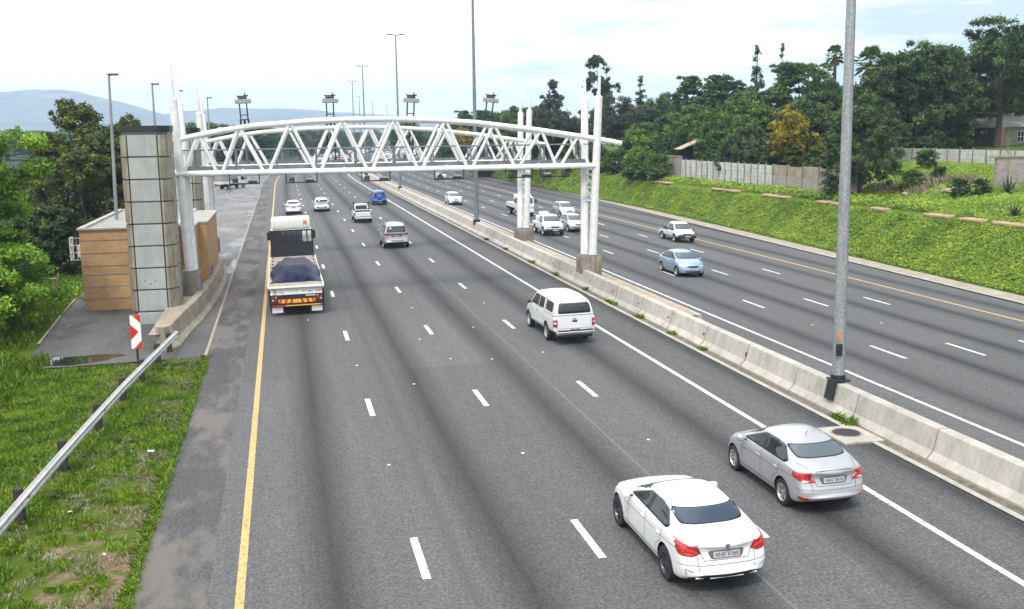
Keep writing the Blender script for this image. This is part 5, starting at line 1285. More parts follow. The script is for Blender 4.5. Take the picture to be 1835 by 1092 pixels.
# --- flatbed truck with a blue tarpaulin
def truck():
    t = car_root('flatbed_truck', .45, 50.0, 'flatbed truck with a white cab and a blue covered load beside the yellow line', 'truck', False)
    # local: x forward from the deck tail
    def P(name, mat, fn, ang=None): 
        b = MB(); fn(b); return b.build(name, M[mat] if isinstance(mat,str) else [M[q] for q in mat], t, ang=ang)
    P('chassis','steel_dark',lambda b:[b.box(.3,15.0,s*.45-.06,s*.45+.06,.75,1.05) for s in (1,-1)])
    dk = P('deck','box_grey',lambda b:(b.box(.0,12.7,-1.3,1.3,1.30,1.42)))
    P('deck_floor',"gutter",lambda b:b.box(.06,12.6,-1.22,1.22,1.421,1.44))
    P('deck_edge','sign_white',lambda b:(b.box(-.03,.04,-1.31,1.31,1.38,1.455),b.box(.04,12.7,-1.32,-1.28,1.40,1.455),b.box(.04,12.7,1.28,1.32,1.40,1.455)))
    P('rope_hook','steel_dark',lambda b:[b.box(1.2+k*1.5,1.35+k*1.5,s*1.14-.05,s*1.14+.05,1.47,1.50) for k in range(8) for s in (1,-1)])
    hb = P('headboard','steel_dark',lambda b:(b.box(12.7,12.8,-1.2,1.2,1.42,2.25),[b.box(12.7,12.8,-1.2+k*.3-.035,-1.2+k*.3+.035,2.25,2.95) for k in range(9)],b.box(12.69,12.81,-1.22,1.22,2.92,3.0),b.box(12.69,12.81,-1.22,1.22,2.2,2.28),b.box(12.68,12.82,-1.25,-1.15,1.42,3.0),b.box(12.68,12.82,1.15,1.25,1.42,3.0),b.box(12.72,12.78,.62,1.18,2.25,2.95)))
    P('cab','paint_white',lambda b:(b.rbox(13.0,15.1,-1.22,1.22,1.0,3.02,.12,3)),ang=40)
    P('cab_roof_box','sign_white',lambda b:(b.rbox(13.0,14.6,-1.14,1.14,3.0,3.68,.12,3)),ang=40)
    P('roof_rib','gutter',lambda b:[b.box(12.985,12.999,-.95+k*.21,-.94+k*.21,3.1,3.58) for k in range(10)])
    P('hazard_square','orange',lambda b:b.box(12.97,12.998,-.92,-.74,3.30,3.50))
    P('cab_rear_window',('glass_pale','trim_black'),lambda b:(b.rbox(12.97,13.02,-.6,.6,2.35,2.9,.03),setattr(b,'m',1),b.box(12.975,12.985,-.66,.66,2.28,2.34)))
    P('windscreen','glass_dark',lambda b:b.rbox(15.09,15.13,-1.1,1.1,2.0,2.85,.02))
    P('front_bumper','trim_black',lambda b:b.rbox(15.05,15.3,-1.2,1.2,.4,.95,.05))
    for s in (1,-1):
        P('wing_mirror','trim_black',lambda b:(b.rbox(14.6,14.72,s*1.36-.09,s*1.36+.09,2.25,2.75,.04),b.tube([(14.7,s*1.2,2.8),(14.7,s*1.36,2.8),(14.7,s*1.36,2.3)],.02,6)))
        for k,xx in enumerate((2.0,3.35,13.9)):
            w1 = wheel(xx, s*1.02 if k<2 else s*1.05, .5, .32 if k==2 else .56, s, 'rim_silver', t, 8)
        P('mudguard','trim_black',lambda b:b.box(1.0,1.03,s*.98-.34,s*.98+.34,.28,1.25))
        P('mud_flap','sign_white',lambda b:b.box(.20,.215,s*.93-.25,s*.93+.25,.17,.43))
        P('mud_flap_hanger','trim_black',lambda b:b.box(.22,.235,s*.93-.33,s*.93+.33,.15,1.3))
    # tail board
    P('tail_board','trim_black',lambda b:(b.box(.10,.20,-1.24,1.24,.60,1.36)))
    P('number_strip',('sign_white','kerb'),lambda b:(b.box(.085,.098,-1.21,1.22,1.04,1.30),setattr(b,'m',1),b.box(.08,.086,-.02,.0,1.06,1.28)))
    P('length_plate',('yellow','orange'),lambda b:(b.box(.08,.098,-.40,.42,1.315,1.355),setattr(b,'m',1),b.box(.077,.081,-.05,.2,1.32,1.35)))
    P('number_plate','plate',lambda b:b.box(.08,.098,-.88,-.42,.925,1.0))
    mt = Matrix(((0,0,-1,.082),(-1,0,0,0),(0,1,0,0),(0,0,0,1)))
    def txt(s,size,y,z,bold=.004): text_mesh('lettering',s,size,M['ink'],t,Matrix.Translation((0,y,z))@mt,.001,bold)
    txt('011 861 7600',.165,-.27,1.11,.0); txt('STEEL',.12,.86,1.10,.0)
    P('emblem','ink',lambda b:(b.box(.079,.084,.93,1.14,1.26,1.285),b.box(.079,.084,.93,1.14,1.055,1.08),b.box(.079,.084,.94,.97,1.10,1.24),b.box(.079,.084,1.03,1.07,1.12,1.22),b.box(.079,.084,.97,1.03,1.155,1.185)))
    # lamps
    for (yy,z,mm,r_) in [(1.12,.925,'lamp_red',.065),(.97,.93,'lamp_orange',.045),(1.12,.79,'lamp_clear',.055),(.97,.80,'lamp_red',.065),(-1.13,.93,'lamp_red',.065),(-.98,.94,'lamp_orange',.045),(-.98,.80,'lamp_red',.065),(-1.13,.79,'lamp_clear',.055)]:
        b=MB(); b.lathe([(0,-.02),(r_*.9,-.02),(r_,.0),(r_,.02)],16,'y'); o=b.build('rear_lamp',M[mm],t); o.location=(.10,yy,z); o.rotation_euler=(0,0,-math.pi/2)
    # chevron strip
    P('chevron_board','yellow',lambda b:b.box(.085,.098,-.86,.86,.63,.81))
    pol=[]
    for k in range(3):
        a=.86-k*.26; pol.append([(a,.63),(a-.12,.63),(a-.12-.06,.81) if k<4 else 0,(a-.06,.81)])
        a=-.86+k*.26; pol.append([(a,.63),(a+.12,.63),(a+.18,.81),(a+.06,.81)])
    for pl in pol:
        b=MB(); b.add([(.083,yy,z) for yy,z in pl]+[(.0845,yy,z) for yy,z in pl],[(0,1,2,3),(7,6,5,4),(0,4,5,1),(1,5,6,2),(2,6,7,3),(3,7,4,0)]); b.build('chevron',M['sign_red'],t)
    P('under_run_bar','steel_dark',lambda b:b.rbox(.06,.2,-1.2,1.2,.46,.58,.01)); P('reflective_strip','yellow',lambda b:(b.box(.05,.058,-1.1,.55,.49,.535)))
    P('strip_end','sign_red',lambda b:(b.box(.05,.058,.6,1.15,.49,.535),b.box(.05,.0585,-1.2,-1.12,.49,.535)))
    return t
truck()
# covered load
def tarp():
    n1,n2=34,30; V=[]
    bm_ = random.Random(5)
    for j in range(n2):
        for i in range(n1):
            u=i/(n1-1)*2-1; v=j/(n2-1)          # u across, v along
            y=50+1.35+v*6.3; ax=1.24-.06*math.sin(v*9)
            e=min(1,min(v,1-v)*(3.4 if v<.5 else 5)); top=.34+.0*v
            prof=1-max(0,(abs(u)-.40)/.60)
            zz=1.45+.68*min(1,e)**.75*(prof**.72 if prof>0 else 0)
            if abs(u)<=.42 and e>=1: zz=2.13-.04*math.cos(u*4)
            fold=.045*math.sin(u*13+v*7)*(1-min(1,abs(zz-2.13)*0+abs(u)*.0))*(.3 if zz>2.05 else 1)*(zz-1.44)/.7
            zz+=fold*.6+.03*mn.noise(Vector((u*3,v*7,1)))
            if j in (0,n2-1) or i in (0,n1-1): zz=1.465+.015*abs(mn.noise(Vector((u*4,v*9,5))))
            V.append((.47+u*ax+.04*mn.noise(Vector((u*2,v*5,9))), y+(.18*mn.noise(Vector((u*3,0,4))) if j==0 else 0), max(1.462,zz)))
    F=[(j*n1+i,j*n1+i+1,(j+1)*n1+i+1,(j+1)*n1+i) for j in range(n2-1) for i in range(n1-1)]
    m,nt,b,out=new_mat('tarpaulin'); b.inputs['Base Color'].default_value=(.001,.005,.036,1); b.inputs['Roughness'].default_value=.38; b.inputs['Specular IOR Level'].default_value=.12
    tc=N(nt,'ShaderNodeTexCoord').outputs['Object']; bp=N(nt,'ShaderNodeBump',{'Height':noise(nt,tc,1.8,3,.5),'Strength':.5,'Distance':.1}); nt.links.new(bp.outputs[0],b.inputs['Normal']); M['tarp']=m
    o=link_mesh('tarpaulin_load',V,F,m,smooth=True); tag(o,'glossy dark blue tarpaulin stretched over the load on the flatbed truck','tarpaulin')
    b=MB(); b.rbox(-.35,1.05,0,.55,1.46,1.60,.06,3); o=b.build('folded_tarpaulin',M['trim_black'],ang=50); o.location=(-.1,58.6,0); tag(o,'folded black sheet lying ahead of the blue load on the truck deck','tarpaulin')
tarp()
# --- small flatbed lorry oncoming, and the canopy truck in the lay-by
def small_lorry(x,y,label,toward,rz=None,canopy=False):
    t=car_root('light_truck',x,y,label,'truck',toward,rz=rz)
    def P(name,mat,fn,ang=None): b=MB(); fn(b); return b.build(name,M[mat],t,ang=ang)
    b=MB(); b.add([(1.1,-.9,.55),(2.6,-.9,.55),(2.6,-.9,1.25),(2.25,-.84,2.1),(1.1,-.84,2.15),(1.1,.9,.55),(2.6,.9,.55),(2.6,.9,1.25),(2.25,.84,2.1),(1.1,.84,2.15)],[(0,1,2,3,4),(9,8,7,6,5),(0,5,6,1),(1,6,7,2),(2,7,8,3),(3,8,9,4),(4,9,5,0)])
    bm=bmesh.new(); me=D.meshes.new('x'); me.from_pydata(b.v,[],b.f); bm.from_mesh(me); bmesh.ops.recalc_face_normals(bm,faces=bm.faces); bmesh.ops.bevel(bm,geom=list(bm.edges),offset=.06,segments=3,profile=.5,affect='EDGES'); bm.to_mesh(me); bm.free(); me.materials.append(M['paint_white']); o=D.objects.new('cab',me); COL.objects.link(o); o.parent=t; me.polygons.foreach_set('use_smooth',[True]*len(me.polygons)); me.set_sharp_from_angle(angle=R(50))
    sk=Skin(o)
    sk.patch('windscreen','front',[(-.74,1.98),(.74,1.98),(.78,1.35),(-.78,1.35)],M['glass_blue'],t,.008,r=.08)
    for d in ('L','R'): sk.patch('side_window',d,[(1.4,1.35),(1.4,1.95),(2.15,1.95),(2.4,1.35)],M['glass_dark'],t,.008,r=.06)
    sk.patch('grille','front',[(-.5,1.05),(.5,1.05),(.45,.92),(-.45,.92)],M['trim_black'],t,.008)
    for s in (1,-1): sk.patch('headlight','front',[(s*.58,1.02),(s*.84,1.05),(s*.84,.85),(s*.58,.85)],M['lamp_clear'],t,.008,r=.04)
    P('front_bumper','paint_white',lambda b:b.rbox(2.5,2.68,-.9,.9,.42,.72,.05),40)
    P('chassis','steel_dark',lambda b:b.box(-2.5,1.4,-.4,.4,.5,.72))
    P('deck','paint_white',lambda b:(b.rbox(-2.7,1.0,-1.0,1.0,.85,.95,.01),b.rbox(-2.7,1.0,-1.0,-.96,.95,1.28,.01),b.rbox(-2.7,1.0,.96,1.0,.95,1.28,.01),b.rbox(-2.72,-2.68,-1.0,1.0,.95,1.28,.01)))
    P('headboard','paint_white',lambda b:b.rbox(.92,1.0,-.95,.95,.95,2.3,.03))
    for s in (1,-1):
        wheel(2.0,s*.80,.36,.2,s,'rim_silver',t); wheel(-1.3,s*.78,.36,.34,s,'rim_silver',t)
        P('wing_mirror','trim_black',lambda b:(b.rbox(2.3,2.42,s*1.12-.1,s*1.12+.1,1.45,1.85,.03),b.tube([(2.35,s*.85,1.85),(2.35,s*1.12,1.85)],.02,6)))
    P('mudguard','trim_black',lambda b:b.box(-1.9,-1.86,-.95,.95,.35,.85))
    P('tail_bar','steel_dark',lambda b:b.box(-2.74,-2.68,-.95,.95,.6,.85))
    if canopy:
        P('canopy','box_grey',lambda b:b.rbox(-2.66,.7,-.95,.95,1.0,2.25,.08),40); P('rear_plate','orange',lambda b:b.box(-2.76,-2.742,-.5,.3,.68,.85)); P('number_plate','plate',lambda b:b.box(-2.76,-2.742,-.25,.25,.45,.58))
    return t
small_lorry(24.9,108.9,'small white flatbed lorry half hidden behind the rear gantry column',True)
small_lorry(-8.2,178.5,'light truck with a grey canopy turning in the lay-by beneath the gantry',False,rz=math.pi/2-.75,canopy=True)

# --- distant traffic: one mesh each
def far_mesh(paint):
    L,W,H=4.3,1.74,1.48; st,xf,xr=prof_sedan(L,W,H,2.6,.8); o=body_mesh(dict(L=L,st=st,tum=.34,rr=.12,cvrear=.2,cvfront=.3),1)
    me=o.data; me.materials.append(M[paint]); me.materials.append(M['glass_dark']); me.materials.append(M['tyre'])
    for pl in me.polygons:
        c=pl.center; n=pl.normal; side=abs(n.y)>.75 and .98<c.z<H-.12 and -1.3<c.x<.95
        fr=(n.z>.3 and n.z<.93 and 1.03<c.z<H-.1 and abs(c.y)<.68)
        if side or fr: pl.material_index=1
    bm=bmesh.new(); bm.from_mesh(me)
    for xx in (xf,xr):
        for s in (1,-1):
            r=bmesh.ops.create_cone(bm,cap_ends=True,segments=14,radius1=.31,radius2=.31,depth=.2,matrix=Matrix.Translation((xx,s*.78,.31))@Matrix.Rotation(math.pi/2,4,'X'))
            fs=set(f for v in r['verts'] for f in v.link_faces)
            for f in fs: f.material_index=2
    bm.to_mesh(me); bm.free(); me.polygons.foreach_set('use_smooth',[True]*len(me.polygons)); me.set_sharp_from_angle(angle=R(40)); D.objects.remove(o); return me
FM={p_:far_mesh(p_) for p_ in ('paint_white','paint_silver','paint_dark','paint_red','paint_grey')}
fr=random.Random(11); names=['paint_white','paint_white','paint_silver','paint_white','paint_grey','paint_dark','paint_white','paint_red']
desc={'paint_white':'tiny white car','paint_silver':'tiny silver car','paint_dark':'tiny dark car','paint_red':'tiny red car','paint_grey':'tiny grey car'}
for (x,tow,y0,y1) in [(21.4,1,235,610),(24.9,1,255,610),(28.4,1,275,610),(31.8,1,245,610),(.7,0,330,600),(4.2,0,290,600),(7.7,0,310,600),(11.2,0,300,600)]:
    yy=y0+fr.uniform(0,8)
    while yy<y1:
        c=fr.choice(names); o=D.objects.new('distant_car',FM[c]); COL.objects.link(o); a=math.atan2(.00072*max(0,yy-180),1)
        o.location=(x+off(yy),yy,zr(x)); o.rotation_euler=(0,0,(-math.pi/2 if tow else math.pi/2)-a)
        tag(o,desc[c]+(' in the far queue on the oncoming side, seen through the truss' if tow else ' far ahead in the lanes leading away, seen through the truss'),'car','far '+('oncoming' if tow else 'outgoing')+' '+desc[c]+'s')
        yy+=fr.uniform(11,26) if tow else fr.uniform(22,50)
# ------------------------------------------------------------------ vegetation
def np_mesh(name, V, nv, mat, tint, parent=None):
    """V: (n, nv, 3) separate faces"""
    n = V.shape[0]; me = D.meshes.new(name); me.vertices.add(n*nv); me.vertices.foreach_set('co', V.reshape(-1).astype(np.float32))
    me.loops.add(n*nv); me.loops.foreach_set('vertex_index', np.arange(n*nv, dtype=np.int32)); me.polygons.add(n)
    me.polygons.foreach_set('loop_start', np.arange(0, n*nv, nv, dtype=np.int32)); me.polygons.foreach_set('loop_total', np.full(n, nv, dtype=np.int32))
    me.materials.append(mat); at = me.attributes.new('tint','FLOAT','FACE'); at.data.foreach_set('value', tint.astype(np.float32)); me.update(calc_edges=True); me.validate()
    o = D.objects.new(name, me); COL.objects.link(o)
    if parent: o.parent = parent
    return o
def leaves(rng, C, size, nrm, asp=.5, tilt=.9):
    n = len(C); nn = nrm + rng.normal(0, tilt, (n,3)); nn /= np.linalg.norm(nn,axis=1,keepdims=True)+1e-9
    a = np.cross(nn, rng.normal(0,1,(n,3))); a /= np.linalg.norm(a,axis=1,keepdims=True)+1e-9; b = np.cross(nn, a)
    s = (size*rng.uniform(.6,1.4,n))[:,None]
    return np.stack([C-a*s*.5, C+b*s*asp*.5-nn*s*.06, C+a*s*.5, C-b*s*asp*.5-nn*s*.06], 1)
def crown_pts(rng, blobs, n, shell=.55, droop=0.):
    B = np.array(blobs); w_ = B[:,3]**2; idx = rng.choice(len(B), n, p=w_/w_.sum()); d = rng.normal(0,1,(n,3)); d /= np.linalg.norm(d,axis=1,keepdims=True)
    d[:,2] = np.where(d[:,2] < -.35, -d[:,2]*.6, d[:,2]); rr = B[idx,3]*(shell+(1.08-shell)*rng.uniform(0,1,n)**.6); sq = B[idx,4] if B.shape[1] > 4 else 1.
    P = B[idx,:3] + d*rr[:,None]*np.stack([np.ones(n),np.ones(n),np.ones(n)*(sq if np.ndim(sq)==0 else 1)*1.],1)
    return P, d, idx
def tree_kind(kind, seed, rx, h, rng=None):
    """blobs for a crown of radius rx, total height h"""
    r = random.Random(seed); bl = []
    if kind == 'round':
        zc = h*.60; rz = h*.40
        for k in range(46):
            th = r.uniform(0,6.28); ph = math.acos(r.uniform(-.75,1)); q = r.uniform(.45,.86)
            bl.append((rx*q*math.sin(ph)*math.cos(th), rx*q*math.sin(ph)*math.sin(th), zc+rz*q*math.cos(ph), rx*r.uniform(.15,.30)))
    elif kind == 'low':          # foliage to the ground
        for k in range(54):
            th = r.uniform(0,6.28); z = r.uniform(.08,.93); pr = math.sin(math.pi*min(1,z*.85+.18))**.6; q = r.uniform(.35,.85)*pr
            bl.append((rx*q*math.cos(th), rx*q*math.sin(th), h*z, rx*r.uniform(.16,.30)))
    elif kind == 'open':         # gum: separated clumps
        for k in range(34):
            th = r.uniform(0,6.28); z = r.uniform(.28,.97); q = r.uniform(.25,.95)*math.sin(math.pi*min(.93,z*.8+.15))**.7
            bl.append((rx*q*math.cos(th), rx*q*math.sin(th), h*z, rx*r.uniform(.13,.26)))
    elif kind == 'tier':         # flat layered sprays
        for k in range(60):
            th = r.uniform(0,6.28); z = .22+.74*(k%9)/8+r.uniform(-.03,.03); q = math.sqrt(r.uniform(.1,1))*(1-.55*max(0,z-.45)/.55)
            bl.append((rx*q*math.cos(th), rx*q*math.sin(th), h*z, rx*r.uniform(.12,.24)))
    elif kind == 'cone':
        for k in range(60):
            z = r.uniform(.06,1); th = r.uniform(0,6.28); q = (1-z)**.85*r.uniform(.55,1)
            bl.append((rx*q*math.cos(th), rx*q*math.sin(th), h*z, rx*(.10+.22*(1-z))))
    elif kind == 'spiky':
        for k in range(48):
            z = r.uniform(.30,.99); th = r.uniform(0,6.28); q = (math.sin(math.pi*min(.97,z*.75+.2))**.8)*r.uniform(.3,1)
            bl.append((rx*q*math.cos(th), rx*q*math.sin(th), h*z, rx*r.uniform(.09,.2)))
    return bl
proto = {}
def make_tree(name, kind, seed, rx, h, mat, n, leaf, label, cat, x, y, z, group=None, asp=.5, stem=None, rz=0., shell=.5, flat=1.):
    t = empty(name, (x,y,z), label, cat, group, rz)
    rng = np.random.default_rng(seed); bl0 = tree_kind(kind, seed, rx, h); bl = []; n = int(n*1.35); leaf *= .82
    rs = random.Random(seed*7)
    for (bx,by,bz,br) in bl0:
        for k in range(9):
            v = Vector((rs.gauss(0,1),rs.gauss(0,1),rs.gauss(.15,1))).normalized()*br*rs.uniform(.55,1.25)
            bl.append((bx+v.x, by+v.y, min(h, bz+v.z*flat), br*rs.uniform(.22,.5)))
    P, d, idx = crown_pts(rng, bl, n, .15); P += rng.normal(0, leaf*.35, P.shape)
    if flat != 1.: B = np.array(bl); P[:,2] = B[idx,2] + (P[:,2]-B[idx,2])*flat
    if flat != 1. and False:
        B = np.array(bl); P[:,2] = B[idx,2] + (P[:,2]-B[idx,2])*flat
    up = d*.8; up[:,2] += .55
    L = leaves(rng, P, leaf, up, asp); bt = rng.uniform(0,1,len(bl)); tint = np.clip(.45*rng.uniform(0,1,n)+.65*bt[idx]-.05, 0, 1)
    np_mesh('crown', L, 4, M[mat], tint, t)
    b = MB(); r0 = stem or max(.10, h*.022); r_ = random.Random(seed+1); top = (r_.uniform(-.3,.3), r_.uniform(-.3,.3), h*.72)
    b.tube([(0,0,-.6),(r0*.5,0,h*.2),(top[0]*.5,top[1]*.5,h*.45),top], [r0*1.25,r0,r0*.75,r0*.3], 9)
    for k in range(9):
        q = bl[r_.randrange(len(bl))]; z0 = h*r_.uniform(.18,.5); z0 = min(z0, q[2]*.9)
        b.tube([(0,0,z0),(q[0]*.45,q[1]*.45,z0+(q[2]-z0)*.55),(q[0]*.9,q[1]*.9,q[2])], [r0*.5,r0*.3,r0*.1], 6)
    b.build('trunk', M['bark'], t, ang=60)
    return t
def place(src, x, y, z, label, s=(1,1,1), rz=0., mat=None, group=None, name=None):
    c = copy_tree(src); c.location = (x,y,z); c.rotation_euler = (0,0,rz); c.scale = s; c['label'] = label
    if group: c['group'] = group
    elif 'group' in c: del c['group']
    if name: c.name = name
    if mat:
        key = (src.name, mat)
        for ch in c.children:
            if 'crown' in ch.name:
                if key not in proto: proto[key] = ch.data.copy(); proto[key].materials.clear(); proto[key].materials.append(M[mat])
                ch.data = proto[key]
    return c
def gz(x,y): return terr(x-off(y) if abs(x)<500 else x, y)-.1
GT = 'trees of the gardens beyond the right bank'
def T(fn_name, kind, seed, x, y, top, rx, mat, n, leaf, label, **k):
    z = gz(x,y); return make_tree(fn_name, kind, seed, rx, top-z, mat, n, leaf, label, k.pop('cat','tree'), x, y, z, **k)
gumA = T('gum_tree','open',21, 79.9,105,19.9,7.2,'leaf_dark',26000,.42,'huge dark gum tree at the right edge of the picture', stem=.35, asp=.42)
gumB = T('gum_tree','open',22, 69.6,105,17.3,5.6,'leaf_dark',22000,.42,'big dark round-topped gum tree right of the tall palm', stem=.32, asp=.42)
place(gumA, 74.5,112,6,'dark gum tree filling the gap between the two biggest gums',(.75,.75,.76),2.0)
place(gumB, 88.5,110,6.4,'dark gum tree partly outside the right edge, behind the low grey house',(.9,.9,1.12),1.0)
place(gumB, 65.0,118,5.3,'slim dark tree rising behind the tall palm on its left side',(.55,.55,.8),2.6)
place(gumA, 59.8,98,4.6,'dark understorey tree below the tall palm',(.45,.45,.50),.6)
feath = T('feathery_tree','low',23, 47.5,79.5,10.2,3.7,'leaf_dark',30000,.30,'dark feathery tree in front of the wall, just right of the near lighting column', stem=.2, asp=.3, shell=.3)
gold = T('golden_tree','round',24, 50.4,97,10.9,2.7,'leaf_gold',14000,.24,'golden yellow tree with an olive underside, left of the near lighting column')
place(gold, 51.0,96.5,1.9,'olive lower growth directly under the golden tree',(1.05,1.05,.80),2.2,'leaf_olive')
lt = T('leafy_tree','round',25, 52.0,118,10.9,3.7,'leaf_mid',20000,.30,'fresh green tree behind the shed roof')
place(lt, 51.8,117,1.8,'lower skirt of bushes beneath the fresh green tree',(1.0,1.0,.72),1.2)
broad = T('broad_tree','tier',26, 66.1,125,16.4,6.6,'leaf_mid',26000,.42,'broad spreading green tree below the two small pines', flat=.55, stem=.3)
dk2 = T('dense_tree','low',27, 54.2,112,10.6,4.2,'leaf_mid',24000,.34,'dark green dense tree between the fresh green tree and the golden tree')
dk = T('dense_tree','tier',28, 58.7,140,15.7,6.4,'leaf_dark',24000,.42,'dark layered tree above the shed roof, against the sky', flat=.6)
place(dk, 66.0,146,5.5,'dark layered tree just left of the taller pine',(.75,.75,.85),2)
conA = T('pine_tree','cone',29, 62.0,130,19.2,1.9,'leaf_dark',7000,.36,'taller of the two dark pines standing above the broad tree')
place(conA, 70.7,140,5.8,'smaller of the two dark pines standing above the broad tree',(.75,.75,1.0),1)
place(conA, 60.0,170,4.9,'small lone dark pine against the sky above the grey-green trees',(1.3,1.3,.86),2)
arau = T('pine_tree','spiky',30, 49.7,160,19.9,3.6,'leaf_dark',9000,.42,'tall open dark pine directly behind the right gantry masts', stem=.25)
place(arau, 45.9,176,3.8,'small rounded-top tree between the rear and front gantry masts',(.9,.9,.78),2,'leaf_grey')
grey = T('grey_tree','round',31, 50.5,150,12.9,6.0,'leaf_grey',22000,.38,'grey-green rounded tree right of the front gantry masts')
place(grey, 42.8,165,2.9,'grey-green tree between the gantry masts',(.85,.85,1.0),1)
place(grey, 60.5,160,5,'grey-green tree behind the fresh green one',(.8,.8,.92),3,'leaf_mid')
place(dk, 47.5,185,3.4,'dark tree low behind the rear gantry masts',(.9,.9,.72),2.4)
place(lt, 40.3,176,2.2,'green tree left of the rear gantry masts',(1.35,1.35,1.3),2)
place(dk, 37.2,205,2.2,'dark tree directly behind the leaning camera mast',(.9,.9,.9),.3)
place(gold, 34.4,200,2.2,'yellow-green tree top peeping out beside the dark lighting column',(.8,.8,1.0),1,'leaf_gold')
place(dk2, 47.6,134,2.6,'dark green tree above the grey brick wall, left part',(.85,.85,.95),1.2)
place(dk2, 53.0,128,3.3,'dark green tree above the grey brick wall, right part',(.9,.9,1.0),2.2)
place(dk2, 60.0,128,4.3,'dark green tree deep behind the golden tree',(1.05,1.05,1.25),3.2)
place(dk2, 49.2,106,2.6,'dark tree standing over the pale precast wall',(.7,.7,.85),.5,'leaf_dark')
place(dk2, 48.9,101,2.5,'dark undergrowth leaning over the pale precast wall near the golden tree',(.55,.55,.68),2.5,'leaf_dark')
place(dk2, 56.6,106,4.0,'dark tree behind the feathery tree',(1.0,1.0,1.0),4.5,'leaf_dark')
purp = T('purple_tree','round',32, 63.1,112,11.7,3.1,'leaf_purple',12000,.28,'purple-brown leaved tree between the golden tree and the lighting column')
place(purp, 61.0,106,3.6,'rusty brown tree between the gums and the palm',(.8,.8,.8),1)
place(lt, 66.5,120,4.6,'bright green shrub tree behind the purple-brown tree',(.8,.8,1.05),4)
bush = T('bush','low',33, 46.9,132,7.9,2.3,'leaf_bright',7000,.34,'bright green bush above the grey brick wall',cat='bush')
GB2='bushes growing in front of the grey brick wall'
for (x,y,s,hh,l) in [(44.6,128,.85,.62,'leftmost bush in front of the grey brick wall'),(44.9,124.5,.8,.7,'middle bush in front of the grey brick wall'),(45.1,120.8,.8,.66,'rightmost bush in front of the grey brick wall')]:
    place(bush,x,y,2.2,l,(s,s,hh),x,'leaf_mid',GB2)
for k,(x,y,s,m_,l) in enumerate([(45.8,140,.9,'leaf_mid','overgrown bush against the white precast wall by the gantry end'),(45.2,146,1.0,'leaf_dark','dark bush at the far end of the white precast wall'),(50,124,.7,'leaf_olive','small brownish bush above the brick wall capping'),
    (59.5,88,.55,'leaf_mid','small round bush on the green slope below the far precast wall'),(55.5,80,.35,'leaf_dark','dark spiky tuft on the green slope'),(50.6,76.5,.5,'leaf_mid','leafy bush at the foot of the dark feathery tree'),(50.3,70,.4,'leaf_dark','low leafy shrub on the bank right of the feathery tree'),(51.4,69,.35,'leaf_dark','low dark shrub beside the stones on the right bank')]):
    place(bush,x,y,gz(x,y),l,(s,s,s*.7),k*1.3,m_)
# far masses each side, seen through the truss
farT = T('far_tree','round',34, 31+off(330),330,12,6.5,'leaf_mid',7000,.8,'far green tree through the truss, right of the rear diagonals')
FG='far trees seen through the truss'
r_=random.Random(4); k=0
for (x0,x1,y0,y1,n,hs) in [(40,62,220,340,16,1.0),(42,75,350,600,30,1.0),(-45,-16,240,360,20,1.05),(-60,-14,370,620,36,1.15)]:
    for i in range(n):
        x=r_.uniform(x0,x1); y=y0+(y1-y0)*i/n+r_.uniform(0,5)
        place(farT,x+off(y),y,gz(x,y)-1,'distant rounded tree in the dark band seen through the white truss',(r_.uniform(.8,1.3),)*2+(hs*r_.uniform(.62,1.0),),r_.uniform(0,6),r_.choice(['leaf_mid','leaf_dark','leaf_dark','leaf_olive','leaf_grey']),FG)
for i in range(46):
    y=r_.uniform(640,900); x=r_.uniform(-150,170); x+=off(y)*.55
    place(farT,x,y,-1.5,'distant rounded tree in the dark band seen through the white truss',(1.7,1.7,r_.uniform(.75,1.1)),r_.uniform(0,6),r_.choice(['leaf_mid','leaf_dark','leaf_grey']),FG)
place(arau,-3.9,252,-.5,'dark lone tree standing up against the hills, right of the left camera mast',(1.15,1.15,.62),1,'leaf_dark')
place(arau,6.0,330,-.5,'small dark tree top above the gantry arch, left part',(.9,.9,.55),3,'leaf_dark')
# left side
brt = T('leafy_tree','low',41, -14.7,50,9.4,5.9,'leaf_bright',70000,.24,'bright green spreading tree filling the left edge of the picture', flat=.9, stem=.22, asp=.45)
place(brt,-18.2,53,-.3,'bright green crown behind the large spreading tree at the left edge',(.95,.95,1.0),1.1)
place(brt,-20.0,44,-.3,'bright green tree nearest the camera at the left edge',(.75,.75,.62),2.2)
place(brt,-16.6,50.5,-.6,'dark green lower growth under the bright spreading tree',(.93,.93,.66),3.6,'leaf_mid')
place(brt,-19.5,58,-.2,'dark green crown at the far left against the hills',(1.0,1.0,1.03),4,'leaf_dark')
ol = T('olive_tree','low',42, -13.3,76,11.0,3.6,'leaf_olive',38000,.26,'olive-brown tall tree behind the bright green tree', stem=.2, shell=.35)
place(ol,-11.4,88,-.2,'thin-topped olive tree right beside the nearest street lamp',(.75,.75,.92),2)
place(ol,-15.5,80,-.2,'olive tree left of the tallest olive tree',(1,1,.80),1)
place(ol,-11.7,79,-.2,'dark olive tree directly behind the orange brick building',(.95,.95,.82),4,'leaf_dark')
place(dk2,-15.2,73,-.3,'dark green bushes behind the orange brick building',(.8,.8,.62),1,'leaf_dark')
place(dk2,-17.6,63,-.3,'dark green undergrowth left of the orange brick building',(.9,.9,.50),2,'leaf_dark')
place(dk2,-12.3,99,-.2,'dark green tree showing just above the panelled tower',(.65,.65,1.02),3)
place(ol,-16.3,115,-.3,'olive tree behind the rear tower',(1.3,1.3,.9),3)
place(dk,-17.5,140,-.3,'dark tree behind the left end of the gantry',(.7,.7,.62),3)
place(ol,-19,165,-.3,'olive tree at the far end of the lay-by',(1.4,1.4,.7),5,'leaf_dark')
